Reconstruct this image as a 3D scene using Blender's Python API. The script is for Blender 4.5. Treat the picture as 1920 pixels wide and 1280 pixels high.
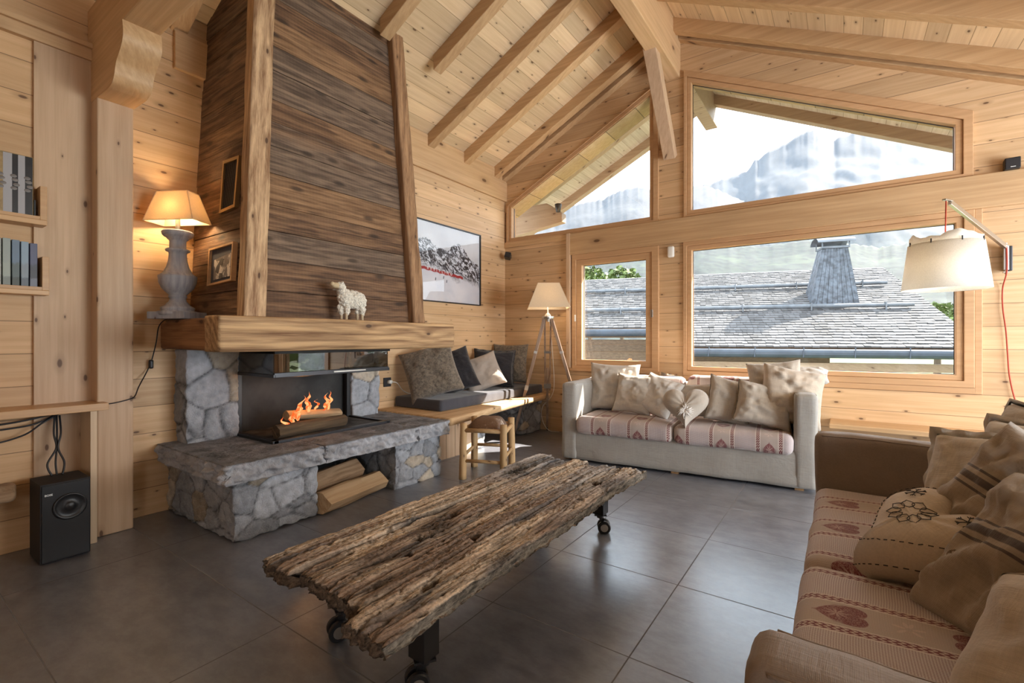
import bpy, bmesh, math, random
from mathutils import Vector, Matrix, noise
from math import sin, cos, pi, radians, sqrt, exp

S = bpy.context.scene
COL = S.collection
for o in list(bpy.data.objects):
    bpy.data.objects.remove(o)

# ------------------------------------------------------------------ camera
YAW = 0.6122
cam_d = bpy.data.cameras.new('camera')
cam_d.sensor_width = 36.0
cam_d.lens = 885.7 / 1920 * 36
cam_d.shift_y = -5.0 / 1920
cam_d.clip_start = 0.02
cam_d.clip_end = 9000
cam = bpy.data.objects.new('camera', cam_d)
cam.location = (0, 0, 1.15)
cam.rotation_euler = (pi / 2, 0, YAW)
COL.objects.link(cam)
S.camera = cam

# ------------------------------------------------------------------ colour management
S.view_settings.view_transform = 'Standard'
S.view_settings.look = 'None'
S.view_settings.gamma = 1.0
S.view_settings.use_curve_mapping = False
S.view_settings.exposure = 0.28

# ------------------------------------------------------------------ sky
W = bpy.data.worlds.new('sky')
S.world = W
W.use_nodes = True
wn = W.node_tree
wn.nodes.clear()
wo = wn.nodes.new('ShaderNodeOutputWorld')
wb = wn.nodes.new('ShaderNodeBackground')
wb.inputs[0].default_value = (0.80, 0.90, 1.0, 1)
wb.inputs[1].default_value = 4.0
wn.links.new(wb.outputs[0], wo.inputs[0])

# ------------------------------------------------------------------ sun (through the back windows)
sun_d = bpy.data.lights.new('sun', 'SUN')
sun_d.energy = 24.0
sun_d.angle = radians(0.6)
sun_d.color = (1.0, 0.93, 0.82)
sun = bpy.data.objects.new('sun', sun_d)
SUN_DIR = Vector((-0.79, -1.00, -1.06)).normalized()
sun.rotation_euler = SUN_DIR.to_track_quat('-Z', 'Y').to_euler()
sun.location = (20, 20, 20)
COL.objects.link(sun)

# fill area lights added in openings of the right-hand and rear walls (behind the camera)
def opening_fill(name, loc, direction, sx, sy, power, color=(0.87, 0.94, 1.0)):
    d = bpy.data.lights.new(name, 'AREA')
    d.shape = 'RECTANGLE'
    d.size = sx
    d.size_y = sy
    d.energy = power
    d.color = color
    o = bpy.data.objects.new(name, d)
    o.location = loc
    o.rotation_euler = Vector(direction).to_track_quat('-Z', 'Y').to_euler()
    COL.objects.link(o)
    return o
opening_fill('right_opening_fill', (3.28, 3.35, 1.25), (-1, 0, 0.0), 3.0, 1.72, 190)

opening_fill('rear_opening_fill', (2.62, -2.98, 1.42), (-0.35, 1, 0.0), 0.98, 1.05, 32)

# ------------------------------------------------------------------ node helpers
class NT:
    def __init__(s, name):
        s.m = bpy.data.materials.new(name)
        s.m.use_nodes = True
        s.t = s.m.node_tree
        s.t.nodes.clear()
        s.out = s.t.nodes.new('ShaderNodeOutputMaterial')
    def n(s, typ, ins=None, **kw):
        nd = s.t.nodes.new(typ)
        for k, v in kw.items():
            setattr(nd, k, v)
        if ins:
            for k, v in ins.items():
                s.put(nd.inputs[k], v)
        return nd
    def put(s, sock, v):
        if isinstance(v, bpy.types.NodeSocket):
            s.t.links.new(v, sock)
        elif v is not None:
            if isinstance(v, (tuple, list)) and len(v) == 3 and sock.type == 'RGBA':
                v = (*v, 1)
            sock.default_value = v
    def math(s, op, a, b=None, c=None):
        nd = s.n('ShaderNodeMath', operation=op)
        s.put(nd.inputs[0], a)
        if b is not None: s.put(nd.inputs[1], b)
        if c is not None: s.put(nd.inputs[2], c)
        return nd.outputs[0]
    def add(s, a, b): return s.math('ADD', a, b)
    def mul(s, a, b): return s.math('MULTIPLY', a, b)
    def sub(s, a, b): return s.math('SUBTRACT', a, b)
    def ramp(s, x, a, b, lo=0.0, hi=1.0):
        nd = s.n('ShaderNodeMapRange', interpolation_type='SMOOTHSTEP')
        s.put(nd.inputs[0], x)
        nd.inputs[1].default_value = a; nd.inputs[2].default_value = b
        nd.inputs[3].default_value = lo; nd.inputs[4].default_value = hi
        return nd.outputs[0]
    def xyz(s, x, y, z):
        nd = s.n('ShaderNodeCombineXYZ')
        s.put(nd.inputs[0], x); s.put(nd.inputs[1], y); s.put(nd.inputs[2], z)
        return nd.outputs[0]
    def sep(s, v):
        nd = s.n('ShaderNodeSeparateXYZ')
        s.put(nd.inputs[0], v)
        return nd.outputs
    def obj(s):
        return s.n('ShaderNodeTexCoord').outputs['Object']
    def noise(s, vec, scale, detail=4, rough=0.55, dist=0.0):
        nd = s.n('ShaderNodeTexNoise')
        s.put(nd.inputs['Vector'], vec)
        nd.inputs['Scale'].default_value = scale
        nd.inputs['Detail'].default_value = detail
        nd.inputs['Roughness'].default_value = rough
        nd.inputs['Distortion'].default_value = dist
        return nd.outputs[0]
    def mix(s, f, a, b, mode='MIX'):
        nd = s.n('ShaderNodeMix', data_type='RGBA', blend_type=mode)
        s.put(nd.inputs[0], f); s.put(nd.inputs[6], a); s.put(nd.inputs[7], b)
        return nd.outputs[2]
    def principled(s, color, rough=0.6, bump=None, bstr=0.3, bdist=0.01, **kw):
        p = s.n('ShaderNodeBsdfPrincipled')
        s.put(p.inputs['Base Color'], color)
        s.put(p.inputs['Roughness'], rough)
        for k, v in kw.items():
            s.put(p.inputs[k.replace('_', ' ')], v)
        if bump is not None:
            b = s.n('ShaderNodeBump')
            b.inputs['Strength'].default_value = bstr
            b.inputs['Distance'].default_value = bdist
            s.put(b.inputs['Height'], bump)
            s.t.links.new(b.outputs[0], p.inputs['Normal'])
        s.t.links.new(p.outputs[0], s.out.inputs[0])
        return p

def wood(name, c0, c1, knot=(0.09, 0.035, 0.012), width=None, g=1, a=2, seam=0.003, seamc=(0.13, 0.07, 0.03),
         rough=0.55, knots=0.55, var=0.22, ring=0.5, kscale=1.0, butt=None, bump=0.25, fine=1.0, rs=38.0, hue=None):
    """sawn timber: grain along axis g, boards across axis a (object space)"""
    N = NT(name)
    X = N.sep(N.obj())
    G, A = X[g], X[a]
    C = X[3 - g - a]
    rndo = N.n('ShaderNodeObjectInfo').outputs['Random']
    seamf = None
    if width:
        t = N.math('DIVIDE', A, width)
        idx = N.math('FLOOR', t)
        fr = N.sub(t, idx)
        e = N.mul(N.math('MINIMUM', fr, N.sub(1.0, fr)), width)
        seamf = N.ramp(e, seam * 0.3, seam, 1.0, 0.0)
        key = idx
        if butt:
            w0 = N.n('ShaderNodeTexWhiteNoise', noise_dimensions='1D'); N.put(w0.inputs['W'], N.add(idx, 3.3))
            tb = N.add(N.math('DIVIDE', G, butt), w0.outputs[0])
            ib = N.math('FLOOR', tb)
            fb = N.sub(tb, ib)
            eb = N.mul(N.math('MINIMUM', fb, N.sub(1.0, fb)), butt)
            seamf = N.math('MAXIMUM', seamf, N.ramp(eb, seam * 0.3, seam, 0.8, 0.0))
            key = N.add(idx, N.mul(ib, 17.37))
        wnz = N.n('ShaderNodeTexWhiteNoise', noise_dimensions='1D')
        N.put(wnz.inputs['W'], key)
        r1 = wnz.outputs[0]
        A2 = A
        off = N.mul(r1, 13.0)
    else:
        r1 = rndo
        A2 = N.add(A, C)
        off = N.mul(rndo, 19.0)
    G2 = N.add(G, off)
    # knots
    kv = N.xyz(N.mul(G2, 2.3 * kscale), N.mul(A2, 5.2 * kscale), N.mul(off, 3.0))
    vor = N.n('ShaderNodeTexVoronoi', voronoi_dimensions='2D', feature='F1')
    N.put(vor.inputs['Vector'], kv); vor.inputs['Scale'].default_value = 1.0
    d = vor.outputs['Distance']
    vc = N.n('ShaderNodeSeparateColor'); N.put(vc.inputs[0], vor.outputs['Color'])
    has = N.ramp(vc.outputs[0], 1 - knots - 0.01, 1 - knots + 0.01)
    ks = N.add(0.018, N.mul(vc.outputs[1], 0.06))
    kd = N.math('DIVIDE', d, ks)
    km = N.mul(N.ramp(kd, 0.6, 1.15, 1.0, 0.0), has)
    kh = N.mul(N.ramp(kd, 0.8, 3.2, 1.0, 0.0), has)
    pull = N.mul(N.mul(N.math('EXPONENT', N.mul(d, -7.0)), has), 5.0)
    big = N.noise(N.xyz(N.mul(G2, 0.8), N.mul(A2, 4.0), off), 1.0, 3, 0.5)
    rg = N.math('SINE', N.add(N.add(N.mul(A2, rs * 2), N.mul(big, 26.0)), pull))
    rg = N.math('MULTIPLY_ADD', rg, 0.5, 0.5)
    streak = N.noise(N.xyz(N.mul(G2, 1.2), N.mul(A2, 38.0), N.mul(C, 38.0)), 1.0, 5, 0.6)
    hair = N.noise(N.xyz(N.mul(G2, 5.0), N.mul(A2, 220.0), N.mul(C, 220.0)), 1.0, 3, 0.6)
    f = N.add(N.mul(rg, 0.35 * ring), N.mul(N.ramp(streak, 0.28, 0.75), 0.75))
    f = N.add(f, N.mul(N.sub(hair, 0.5), 0.5 * fine))
    f = N.math('MINIMUM', N.math('MAXIMUM', f, 0.0), 1.0)
    colr = N.mix(f, c0, c1)
    if hue is not None:
        hf = N.ramp(N.noise(N.xyz(N.mul(G2, 0.9), N.mul(A2, 5.0), off), 1.3, 4, 0.6), 0.4, 0.68)
        colr = N.mix(N.mul(hf, 0.85), colr, N.mix(f, tuple(c * 0.62 for c in hue), hue))
    br = N.add(1.0 - var / 2, N.mul(r1, var))
    bl = N.noise(N.xyz(G2, N.mul(A2, 2.0), off), 1.7, 2, 0.5)
    br = N.mul(br, N.add(0.86, N.mul(bl, 0.28)))
    colr = N.mix(1.0, colr, N.xyz(br, br, br), 'MULTIPLY')
    colr = N.mix(N.mul(kh, 0.42), colr, tuple((knot[i] + c0[i]) / 2 for i in range(3)))
    colr = N.mix(N.mul(km, 0.85), colr, knot)
    hgt = N.add(N.mul(f, -0.4), N.mul(hair, 0.3))
    if seamf is not None:
        colr = N.mix(N.mul(seamf, 0.8), colr, seamc)
        hgt = N.sub(hgt, N.mul(seamf, 2.0))
    N.principled(colr, rough, hgt, bump, 0.003)
    return N.m

def simple(name, c, rough=0.5, metal=0.0, nscale=None, nvar=0.15, bstr=0.0, bscale=60, **kw):
    N = NT(name)
    col = c
    if nscale:
        f = N.noise(N.obj(), nscale, 4, 0.6)
        col = N.mix(N.ramp(f, 0.3, 0.7), tuple(x * (1 - nvar) for x in c), tuple(min(1, x * (1 + nvar)) for x in c))
    b = N.noise(N.obj(), bscale, 4, 0.6) if bstr else None
    N.principled(col, rough, b, bstr, 0.004, Metallic=metal, **kw)
    return N.m

def linen(name, c, weave=2600.0, var=0.10, rough=0.9, bstr=0.35, fuzz=None, stripe=None):
    """woven cloth; stripe=(list of (centre, halfwidth)) dark bands across local x"""
    N = NT(name)
    o = N.obj(); X = N.sep(o)
    wv = N.add(N.math('SINE', N.mul(X[0], weave)), N.math('SINE', N.mul(N.add(X[1], X[2]), weave)))
    sl = N.noise(N.xyz(N.mul(X[0], 12.0), N.mul(X[1], 160.0), N.mul(X[2], 160.0)), 1.0, 3, 0.6)
    sl2 = N.noise(N.xyz(N.mul(X[0], 160.0), N.mul(X[1], 12.0), N.mul(X[2], 12.0)), 1.0, 3, 0.6)
    big = N.noise(o, 3.5, 3, 0.5)
    f = N.add(N.mul(N.add(sl, sl2), 0.35), N.mul(big, 0.3))
    col = N.mix(N.ramp(f, 0.3, 0.7), tuple(x * (1 - var) for x in c), tuple(min(1, x * (1 + var)) for x in c))
    if fuzz:
        fz = N.noise(o, fuzz, 5, 0.75, 0.6)
        col = N.mix(N.ramp(fz, 0.35, 0.65), tuple(x * 0.55 for x in c), tuple(min(1, x * 1.35) for x in c))
        h = fz
    else:
        h = N.add(N.mul(wv, 0.05), N.add(sl, sl2))
    if stripe:
        m = None
        for cx, hw in stripe:
            q = N.ramp(N.math('ABSOLUTE', N.sub(X[0], cx)), hw * 0.8, hw * 1.1, 1.0, 0.0)
            m = q if m is None else N.math('MAXIMUM', m, q)
        col = N.mix(N.mul(m, 0.85), col, (0.05, 0.035, 0.04))
    cr = N.noise(N.xyz(N.mul(X[0], 5.0), N.mul(X[1], 9.0), N.mul(X[2], 7.0)), 1.0, 5, 0.55, 1.2)
    h = N.add(h, N.mul(N.math('ABSOLUTE', N.sub(cr, 0.5)), 5.0))
    p = N.principled(col, rough, h, bstr, 0.003)
    p.inputs['Sheen Weight'].default_value = 0.25
    p.inputs['Sheen Roughness'].default_value = 0.5
    return N.m

# ------------------------------------------------------------------ materials
M = {}
PINE0, PINE1 = (0.56, 0.345, 0.175), (0.70, 0.475, 0.27)
M['wall_x'] = wood('pine wall boards along y', PINE0, PINE1, width=0.178, g=1, a=2, knots=0.7, kscale=1.7)
M['wall_y'] = wood('pine wall boards along x', PINE0, PINE1, width=0.178, g=0, a=2, knots=0.65, kscale=1.6)
M['panel_left'] = wood('pine wall boards behind shelves', (0.55, 0.33, 0.16), (0.68, 0.44, 0.24), width=0.178, g=1, a=2, knots=0.7, kscale=1.3)
M['ceil'] = wood('pale pine ceiling boards', (0.70, 0.50, 0.29), (0.84, 0.64, 0.41), width=0.128, g=1, a=0, knots=0.85, kscale=1.5,
                 var=0.3, seam=0.003, seamc=(0.30, 0.18, 0.08))
M['beam_x'] = wood('pine beam grain x', (0.48, 0.29, 0.14), (0.63, 0.41, 0.22), g=0, a=2, knots=0.4, kscale=0.7, var=0.2)
M['beam_y'] = wood('pine beam grain y', (0.54, 0.33, 0.165), (0.68, 0.45, 0.25), g=1, a=2, knots=0.4, kscale=0.7, var=0.1)
M['beam_z'] = wood('pine beam grain z', (0.50, 0.33, 0.20), (0.62, 0.43, 0.28), g=2, a=1, knots=0.75, kscale=1.25, var=0.1)
M['frame'] = wood('larch window frame', (0.50, 0.29, 0.14), (0.60, 0.36, 0.19), g=0, a=2, knots=0.0, var=0.05, ring=0.2)
M['desk'] = wood('smooth oak desk', (0.50, 0.28, 0.13), (0.60, 0.37, 0.18), g=1, a=2, knots=0.1, var=0.05, rough=0.4)
M['eaves'] = wood('pale outdoor larch', (0.42, 0.33, 0.24), (0.56, 0.46, 0.36), width=0.128, g=1, a=0, knots=0.6, kscale=1.5, seamc=(0.2, 0.14, 0.08))
M['eaves_beam'] = wood('pale outdoor beam', (0.30, 0.20, 0.12), (0.42, 0.30, 0.19), g=0, a=2, knots=0.5)
M['old_beam'] = wood('old hewn beam', (0.15, 0.065, 0.025), (0.60, 0.38, 0.19), knot=(0.05, 0.02, 0.01), g=1, a=2, knots=0.5, kscale=0.8, ring=1.3,
                     rough=0.75, bump=0.9, fine=2.2, rs=55.0)
M['old_beam_x'] = wood('old hewn beam return', (0.16, 0.065, 0.025), (0.38, 0.19, 0.08), knot=(0.05, 0.02, 0.01), g=0, a=2, knots=0.5, kscale=0.8,
                       ring=1.0, rough=0.75, bump=0.7, fine=1.8)
M['old_post'] = wood('old hewn post', (0.24, 0.12, 0.055), (0.74, 0.50, 0.29), knot=(0.06, 0.025, 0.012), g=2, a=1, knots=0.5, kscale=1.2, ring=0.8,
                     rough=0.75, bump=0.8, fine=2.0)
M['black'] = simple('black satin', (0.012, 0.012, 0.014), 0.4)
M['blackmat'] = simple('black matt', (0.016, 0.014, 0.016), 0.7, bstr=0.2, bscale=400)
M['steel'] = simple('dark steel', (0.06, 0.06, 0.065), 0.35, 0.8)
M['chrome'] = simple('brushed steel', (0.55, 0.54, 0.52), 0.3, 1.0)
M['white'] = simple('white plastic', (0.8, 0.78, 0.72), 0.4)
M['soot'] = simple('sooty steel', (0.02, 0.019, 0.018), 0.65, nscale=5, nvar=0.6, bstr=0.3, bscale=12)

def barn(name, g, a, dark=1.0):
    N = NT(name)
    rnd = N.n('ShaderNodeObjectInfo').outputs['Random']
    at = N.n('ShaderNodeAttribute', attribute_name='Col')
    X = N.sep(N.obj())
    ca = N.n('ShaderNodeSeparateColor'); N.put(ca.inputs[0], at.outputs['Color'])
    G = N.add(X[g], N.mul(ca.outputs[0], 30.0)); A = X[a]
    big = N.noise(N.xyz(N.mul(G, 0.7), N.mul(A, 3.5), ca.outputs[0]), 1.4, 4, 0.6)
    streak = N.noise(N.xyz(N.mul(G, 1.5), N.mul(A, 55.0), 0.0), 1.0, 6, 0.7, 0.1)
    rg = N.math('SINE', N.add(N.mul(A, 60.0), N.mul(big, 40.0)))
    saw = N.math('SINE', N.mul(G, 260.0))
    f = N.add(N.mul(N.ramp(streak, 0.3, 0.72), 0.75), N.mul(rg, 0.16))
    f = N.add(f, N.mul(saw, 0.02))
    f = N.math('MINIMUM', N.math('MAXIMUM', f, 0.0), 1.0)
    brown = N.mix(f, (0.07 * dark, 0.033 * dark, 0.016 * dark), (0.30 * dark, 0.165 * dark, 0.085 * dark))
    grey = N.mix(f, (0.075 * dark, 0.046 * dark, 0.030 * dark), (0.30 * dark, 0.20 * dark, 0.132 * dark))
    tan = N.mix(f, (0.16 * dark, 0.08 * dark, 0.035 * dark), (0.45 * dark, 0.26 * dark, 0.13 * dark))
    col = N.mix(N.ramp(N.add(ca.outputs[1], N.mul(N.sub(big, 0.5), 1.2)), 0.35, 0.65), brown, grey)
    col = N.mix(N.mul(N.ramp(N.add(ca.outputs[2], N.mul(N.sub(big, 0.5), 1.5)), 0.62, 0.85), 0.75), col, tan)
    vor = N.n('ShaderNodeTexVoronoi', voronoi_dimensions='2D')
    N.put(vor.inputs['Vector'], N.xyz(N.mul(G, 1.6), N.mul(A, 4.5), 0.0)); vor.inputs['Scale'].default_value = 1.0
    k = N.ramp(vor.outputs['Distance'], 0.03, 0.11, 1.0, 0.0)
    col = N.mix(N.mul(k, 0.75), col, (0.025, 0.014, 0.008))
    N.principled(col, 0.75, N.add(f, N.mul(saw, 0.05)), 0.7, 0.004)
    return N.m
M['barn'] = barn('weathered barn boards', 1, 2)
M['barn_side'] = barn('weathered barn boards side', 0, 2, 0.85)

# stone
N = NT('grey rubble stone')
at = N.n('ShaderNodeAttribute', attribute_name='Col')
o = N.obj()
n1 = N.noise(o, 9, 6, 0.65, 0.4); n2 = N.noise(o, 70, 5, 0.7)
v = N.add(0.55, N.add(N.mul(n1, 0.6), N.mul(n2, 0.35)))
col = N.mix(1.0, at.outputs['Color'], N.xyz(v, v, v), 'MULTIPLY')
veins = N.ramp(N.math('ABSOLUTE', N.sub(N.noise(o, 7, 5, 0.6, 1.2), 0.5)), 0.0, 0.02, 0.35, 0.0)
col = N.mix(veins, col, (0.42, 0.42, 0.42))
N.principled(col, 0.8, N.add(n2, N.mul(N.noise(o, 22, 6, 0.7), 2.0)), 0.8, 0.008)
M['stone'] = N.m

# floor tiles
N = NT('anthracite floor tiles')
o = N.obj(); X = N.sep(o)
def lines(coord, off, step):
    t = N.math('DIVIDE', N.sub(coord, off), step)
    r = N.math('ROUND', t)
    return N.mul(N.math('ABSOLUTE', N.sub(t, r)), step), r
ey, ry = lines(X[1], 1.64 - 0.612 * 6, 0.612)
ex, rx = lines(X[0], -0.635, 0.619)
ex2, rx2 = lines(X[0], -0.615, 1.23)
left = N.math('LESS_THAN', X[0], -1.7)
exm = N.add(N.mul(left, ex2), N.mul(N.sub(1.0, left), ex))
e = N.math('MINIMUM', ey, exm)
grout = N.ramp(e, 0.0016, 0.0034, 1.0, 0.0)
cl = N.noise(N.xyz(N.mul(X[0], 1.0), N.mul(X[1], 1.6), 0.0), 2.2, 6, 0.6, 0.0)
sp = N.noise(o, 60, 4, 0.6)
f = N.add(N.mul(N.ramp(cl, 0.25, 0.75), 0.75), N.mul(sp, 0.25))
mott = N.noise(N.xyz(N.mul(X[0], 9.0), N.mul(X[1], 16.0), 0.0), 1.0, 8, 0.72)
f = N.add(N.mul(f, 0.55), N.mul(N.ramp(mott, 0.32, 0.68), 0.45))
base = N.mix(f, (0.075, 0.075, 0.088), (0.26, 0.265, 0.30))
col = N.mix(N.mul(grout, 0.9), base, (0.10, 0.085, 0.08))
rg = N.add(N.add(0.24, N.mul(mott, 0.12)), N.mul(grout, 0.9))
fp_ = N.principled(col, rg, N.mul(grout, -1.0), 0.15, 0.002, Specular_IOR_Level=0.9, IOR=1.75)
fp_.inputs['Specular Tint'].default_value = (0.86, 0.93, 1.0, 1)
fp_.inputs['IOR'].default_value = 1.9
M['floor'] = N.m

# glass
def glass(name, tint=(1, 1, 1), ior=1.45, rough=0.0, refl=1.0):
    N = NT(name)
    ge = N.n('ShaderNodeNewGeometry')
    dt = N.n('ShaderNodeVectorMath', operation='DOT_PRODUCT')
    N.t.links.new(ge.outputs['Normal'], dt.inputs[0]); N.t.links.new(ge.outputs['Incoming'], dt.inputs[1])
    f0 = ((ior - 1) / (ior + 1)) ** 2
    om = N.sub(1.0, N.math('ABSOLUTE', dt.outputs['Value']))
    fr_ = N.add(f0, N.mul(N.math('POWER', om, 5.0), 1 - f0))
    tr = N.n('ShaderNodeBsdfTransparent'); tr.inputs[0].default_value = (*tint, 1)
    gl = N.n('ShaderNodeBsdfGlossy'); gl.inputs['Roughness'].default_value = rough
    mx = N.n('ShaderNodeMixShader')
    N.put(mx.inputs[0], N.mul(fr_, refl))
    N.t.links.new(tr.outputs[0], mx.inputs[1]); N.t.links.new(gl.outputs[0], mx.inputs[2])
    N.t.links.new(mx.outputs[0], N.out.inputs[0])
    return N.m
M['glass'] = glass('window glass')
M['fireglass'] = glass('stove glass', (0.55, 0.56, 0.56), 1.9, 0.0, 1.0)
M['pictureglass'] = glass('picture glass', (1, 1, 1), 1.45)

def shade(name, c, trans=0.5, rough=0.9):
    N = NT(name)
    wv = N.noise(N.obj(), 180, 3, 0.6)
    col = N.mix(N.ramp(wv, 0.3, 0.7), tuple(x * 0.9 for x in c), c)
    d = N.n('ShaderNodeBsdfDiffuse'); N.put(d.inputs[0], col)
    t = N.n('ShaderNodeBsdfTranslucent'); N.put(t.inputs[0], col)
    mx = N.n('ShaderNodeMixShader'); mx.inputs[0].default_value = trans
    N.t.links.new(d.outputs[0], mx.inputs[1]); N.t.links.new(t.outputs[0], mx.inputs[2])
    N.t.links.new(mx.outputs[0], N.out.inputs[0])
    return N.m
M['shade_linen'] = shade('oat linen shade', (0.80, 0.66, 0.47), 0.4)
M['shade_cream'] = shade('cream shade', (0.88, 0.76, 0.58), 0.35)
M['shade_white'] = shade('white drum shade', (0.93, 0.90, 0.84), 0.45)

M['linen_grey'] = linen('pale grey linen slipcover', (0.37, 0.345, 0.31))
M['linen_brown'] = linen('taupe linen slipcover', (0.25, 0.19, 0.15))
M['linen_cream'] = linen('cream linen', (0.54, 0.48, 0.41))
M['linen_oat'] = linen('oat linen', (0.46, 0.40, 0.335))
M['linen_sand'] = linen('sand linen', (0.48, 0.40, 0.32))
M['linen_white'] = linen('white linen', (0.68, 0.64, 0.59))
M['sack'] = linen('grain sack cloth', (0.33, 0.265, 0.205), 1500.0, stripe=[(0.02, 0.011), (-0.008, 0.004), (0.048, 0.004)])
M['sack_plain'] = linen('plain sacking', (0.33, 0.26, 0.195), 1500.0)
M['fur_brown'] = linen('brown fur', (0.17, 0.135, 0.10), 100.0, fuzz=38, bstr=0.9)
M['fur_dark'] = linen('dark fur', (0.014, 0.012, 0.016), 100.0, fuzz=90, bstr=0.9)
M['greyfabric'] = linen('slate grey cushion cloth', (0.05, 0.05, 0.062), 1400.0, var=0.06, bstr=0.15)
M['felt_beige'] = linen('beige felt', (0.40, 0.34, 0.29), 1400.0, var=0.06)

# red and beige woven seat cloth with hearts
def kelsch(name, tone=(1.0, 1.0, 1.0)):
    N = NT(name)
    X = N.sep(N.obj())
    s = X[0]
    t = N.add(X[1], X[2])
    P = 0.335
    q = N.math('DIVIDE', N.add(s, 10.0 * P + 0.03), P)
    fr = N.mul(N.sub(q, N.math('FLOOR', q)), P)          # 0..P
    def band(c, hw):
        return N.ramp(N.math('ABSOLUTE', N.sub(fr, c)), hw * 0.85, hw, 1.0, 0.0)
    T = lambda c: tuple(c[i] * tone[i] for i in range(3))
    ckx = N.math('GREATER_THAN', N.math('SINE', N.mul(s, 1100.0)), 0.0)
    ckt = N.math('GREATER_THAN', N.math('SINE', N.mul(t, 1100.0)), 0.0)
    check = N.mix(N.mul(N.add(ckx, ckt), 0.5), T((0.64, 0.58, 0.56)), T((0.34, 0.24, 0.24)))
    beige = T((0.46, 0.375, 0.33))
    col = N.mix(band(0.095, 0.066), check, beige)
    red = T((0.17, 0.035, 0.042))
    orn = N.math('SINE', N.add(N.mul(t, 330.0), N.mul(N.math('SINE', N.mul(s, 480.0)), 1.7)))
    redm = N.ramp(orn, -0.5, 0.1)
    redc = N.mix(redm, T((0.55, 0.44, 0.38)), red)
    for c in (0.018, 0.172):
        col = N.mix(band(c, 0.013), col, redc)
    for c in (0.002, 0.034, 0.156, 0.188):
        col = N.mix(band(c, 0.0025), col, T((0.66, 0.58, 0.52)))
    # hearts every 0.29 m along the band, small sprigs between
    Q = 0.29
    tq = N.math('DIVIDE', N.add(t, 10 * Q + 0.17), Q)
    tf = N.mul(N.sub(N.sub(tq, N.math('FLOOR', tq)), 0.5), Q)
    hx = N.math('DIVIDE', N.sub(fr, 0.095), 0.042)
    par = N.math('FLOORED_MODULO', N.math('FLOOR', tq), 2.0)
    sg_ = N.sub(1.0, N.mul(par, 2.0))
    hy = N.add(N.math('DIVIDE', N.mul(tf, sg_), 0.055), 0.1)
    x2 = N.mul(hx, hx); y2 = N.mul(hy, hy)
    a = N.sub(N.add(x2, y2), 1.0)
    H = N.sub(N.mul(a, N.mul(a, a)), N.mul(x2, N.mul(y2, hy)))
    heart = N.ramp(H, -0.02, 0.02, 1.0, 0.0)
    rr = N.math('SQRT', N.add(x2, y2))
    petals = N.math('SINE', N.mul(N.math('ARCTAN2', hy, hx), 8.0))
    inner = N.mul(N.ramp(N.add(petals, N.mul(rr, -1.5)), -0.9, -0.3), N.ramp(rr, 0.10, 0.65, 1.0, 0.15))
    hc = N.mix(inner, red, T((0.50, 0.36, 0.31)))
    lat = N.noise(N.xyz(N.mul(s, 260.0), N.mul(t, 260.0), 0.0), 1.0, 2, 0.6)
    hc = N.mix(N.mul(N.ramp(lat, 0.5, 0.56), 0.6), hc, T((0.42, 0.28, 0.25)))
    col = N.mix(heart, col, hc)
    sx = N.math('DIVIDE', N.sub(fr, 0.095), 0.03)
    sy = N.math('DIVIDE', N.sub(N.math('ABSOLUTE', tf), Q / 2), 0.03)
    sr = N.math('SQRT', N.add(N.mul(sx, sx), N.mul(sy, sy)))
    spr = N.mul(N.ramp(N.add(N.math('SINE', N.mul(N.math('ARCTAN2', sy, sx), 6.0)), N.mul(sr, -1.6)), -1.0, -0.7), N.ramp(sr, 0.25, 0.3))
    col = N.mix(N.mul(spr, 0.7), col, T((0.60, 0.47, 0.42)))
    fd = N.noise(N.obj(), 4.0, 3, 0.5)
    b = N.add(0.88, N.mul(fd, 0.24))
    col = N.mix(1.0, col, N.xyz(b, b, b), 'MULTIPLY')
    wv = N.add(N.math('SINE', N.mul(s, 1100.0)), N.math('SINE', N.mul(t, 1100.0)))
    p = N.principled(col, 0.9, wv, 0.25, 0.002)
    p.inputs['Sheen Weight'].default_value = 0.2
    return N.m
M['kelsch'] = kelsch('red heart woven cloth')

# ------------------------------------------------------------------ mesh helpers
def link(o, parent=None):
    COL.objects.link(o)
    if parent is not None:
        o.parent = parent
    return o

MW = {}
def wmat(o):
    """world matrix of an object from our own book-keeping"""
    return MW.get(o.name, Matrix.Identity(4))

def thing(name, label, cat, loc=(0, 0, 0), rotz=0.0, group=None, kind=None):
    o = bpy.data.objects.new(name, None)
    o.empty_display_size = 0.1
    o.location = loc
    o.rotation_euler = (0, 0, rotz)
    COL.objects.link(o)
    MW[o.name] = Matrix.Translation(loc) @ Matrix.Rotation(rotz, 4, 'Z')
    tag(o, label, cat, group, kind)
    return o

def tag(o, label=None, cat=None, group=None, kind=None):
    if label: o['label'] = label
    if cat: o['category'] = cat
    if group: o['group'] = group
    if kind: o['kind'] = kind
    return o

def add(name, bm, mat, parent=None, smooth=False, loc=None, local=False, auto=None):
    """link a bmesh as one object. World-space geometry is re-expressed in the parent's frame."""
    me = bpy.data.meshes.new(name)
    if parent is not None and not local:
        bm.transform(wmat(parent).inverted())
    bm.normal_update()
    bm.to_mesh(me)
    bm.free()
    o = bpy.data.objects.new(name, me)
    if mat is not None:
        for m_ in (mat if isinstance(mat, (list, tuple)) else [mat]):
            me.materials.append(m_)
    if smooth:
        for p in me.polygons: p.use_smooth = True
    link(o, parent)
    if loc is not None:
        for v_ in me.vertices: v_.co -= Vector(loc)
        o.location = loc
    MW[o.name] = (wmat(parent) if parent is not None else Matrix.Identity(4)) @ Matrix.Translation(o.location)
    return o

def bevel_mod(o, w=0.004, seg=2):
    m = o.modifiers.new('bevel', 'BEVEL'); m.width = w; m.segments = seg; m.limit_method = 'ANGLE'
    m.angle_limit = radians(35)
    for p in o.data.polygons: p.use_smooth = False
    return o

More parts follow.
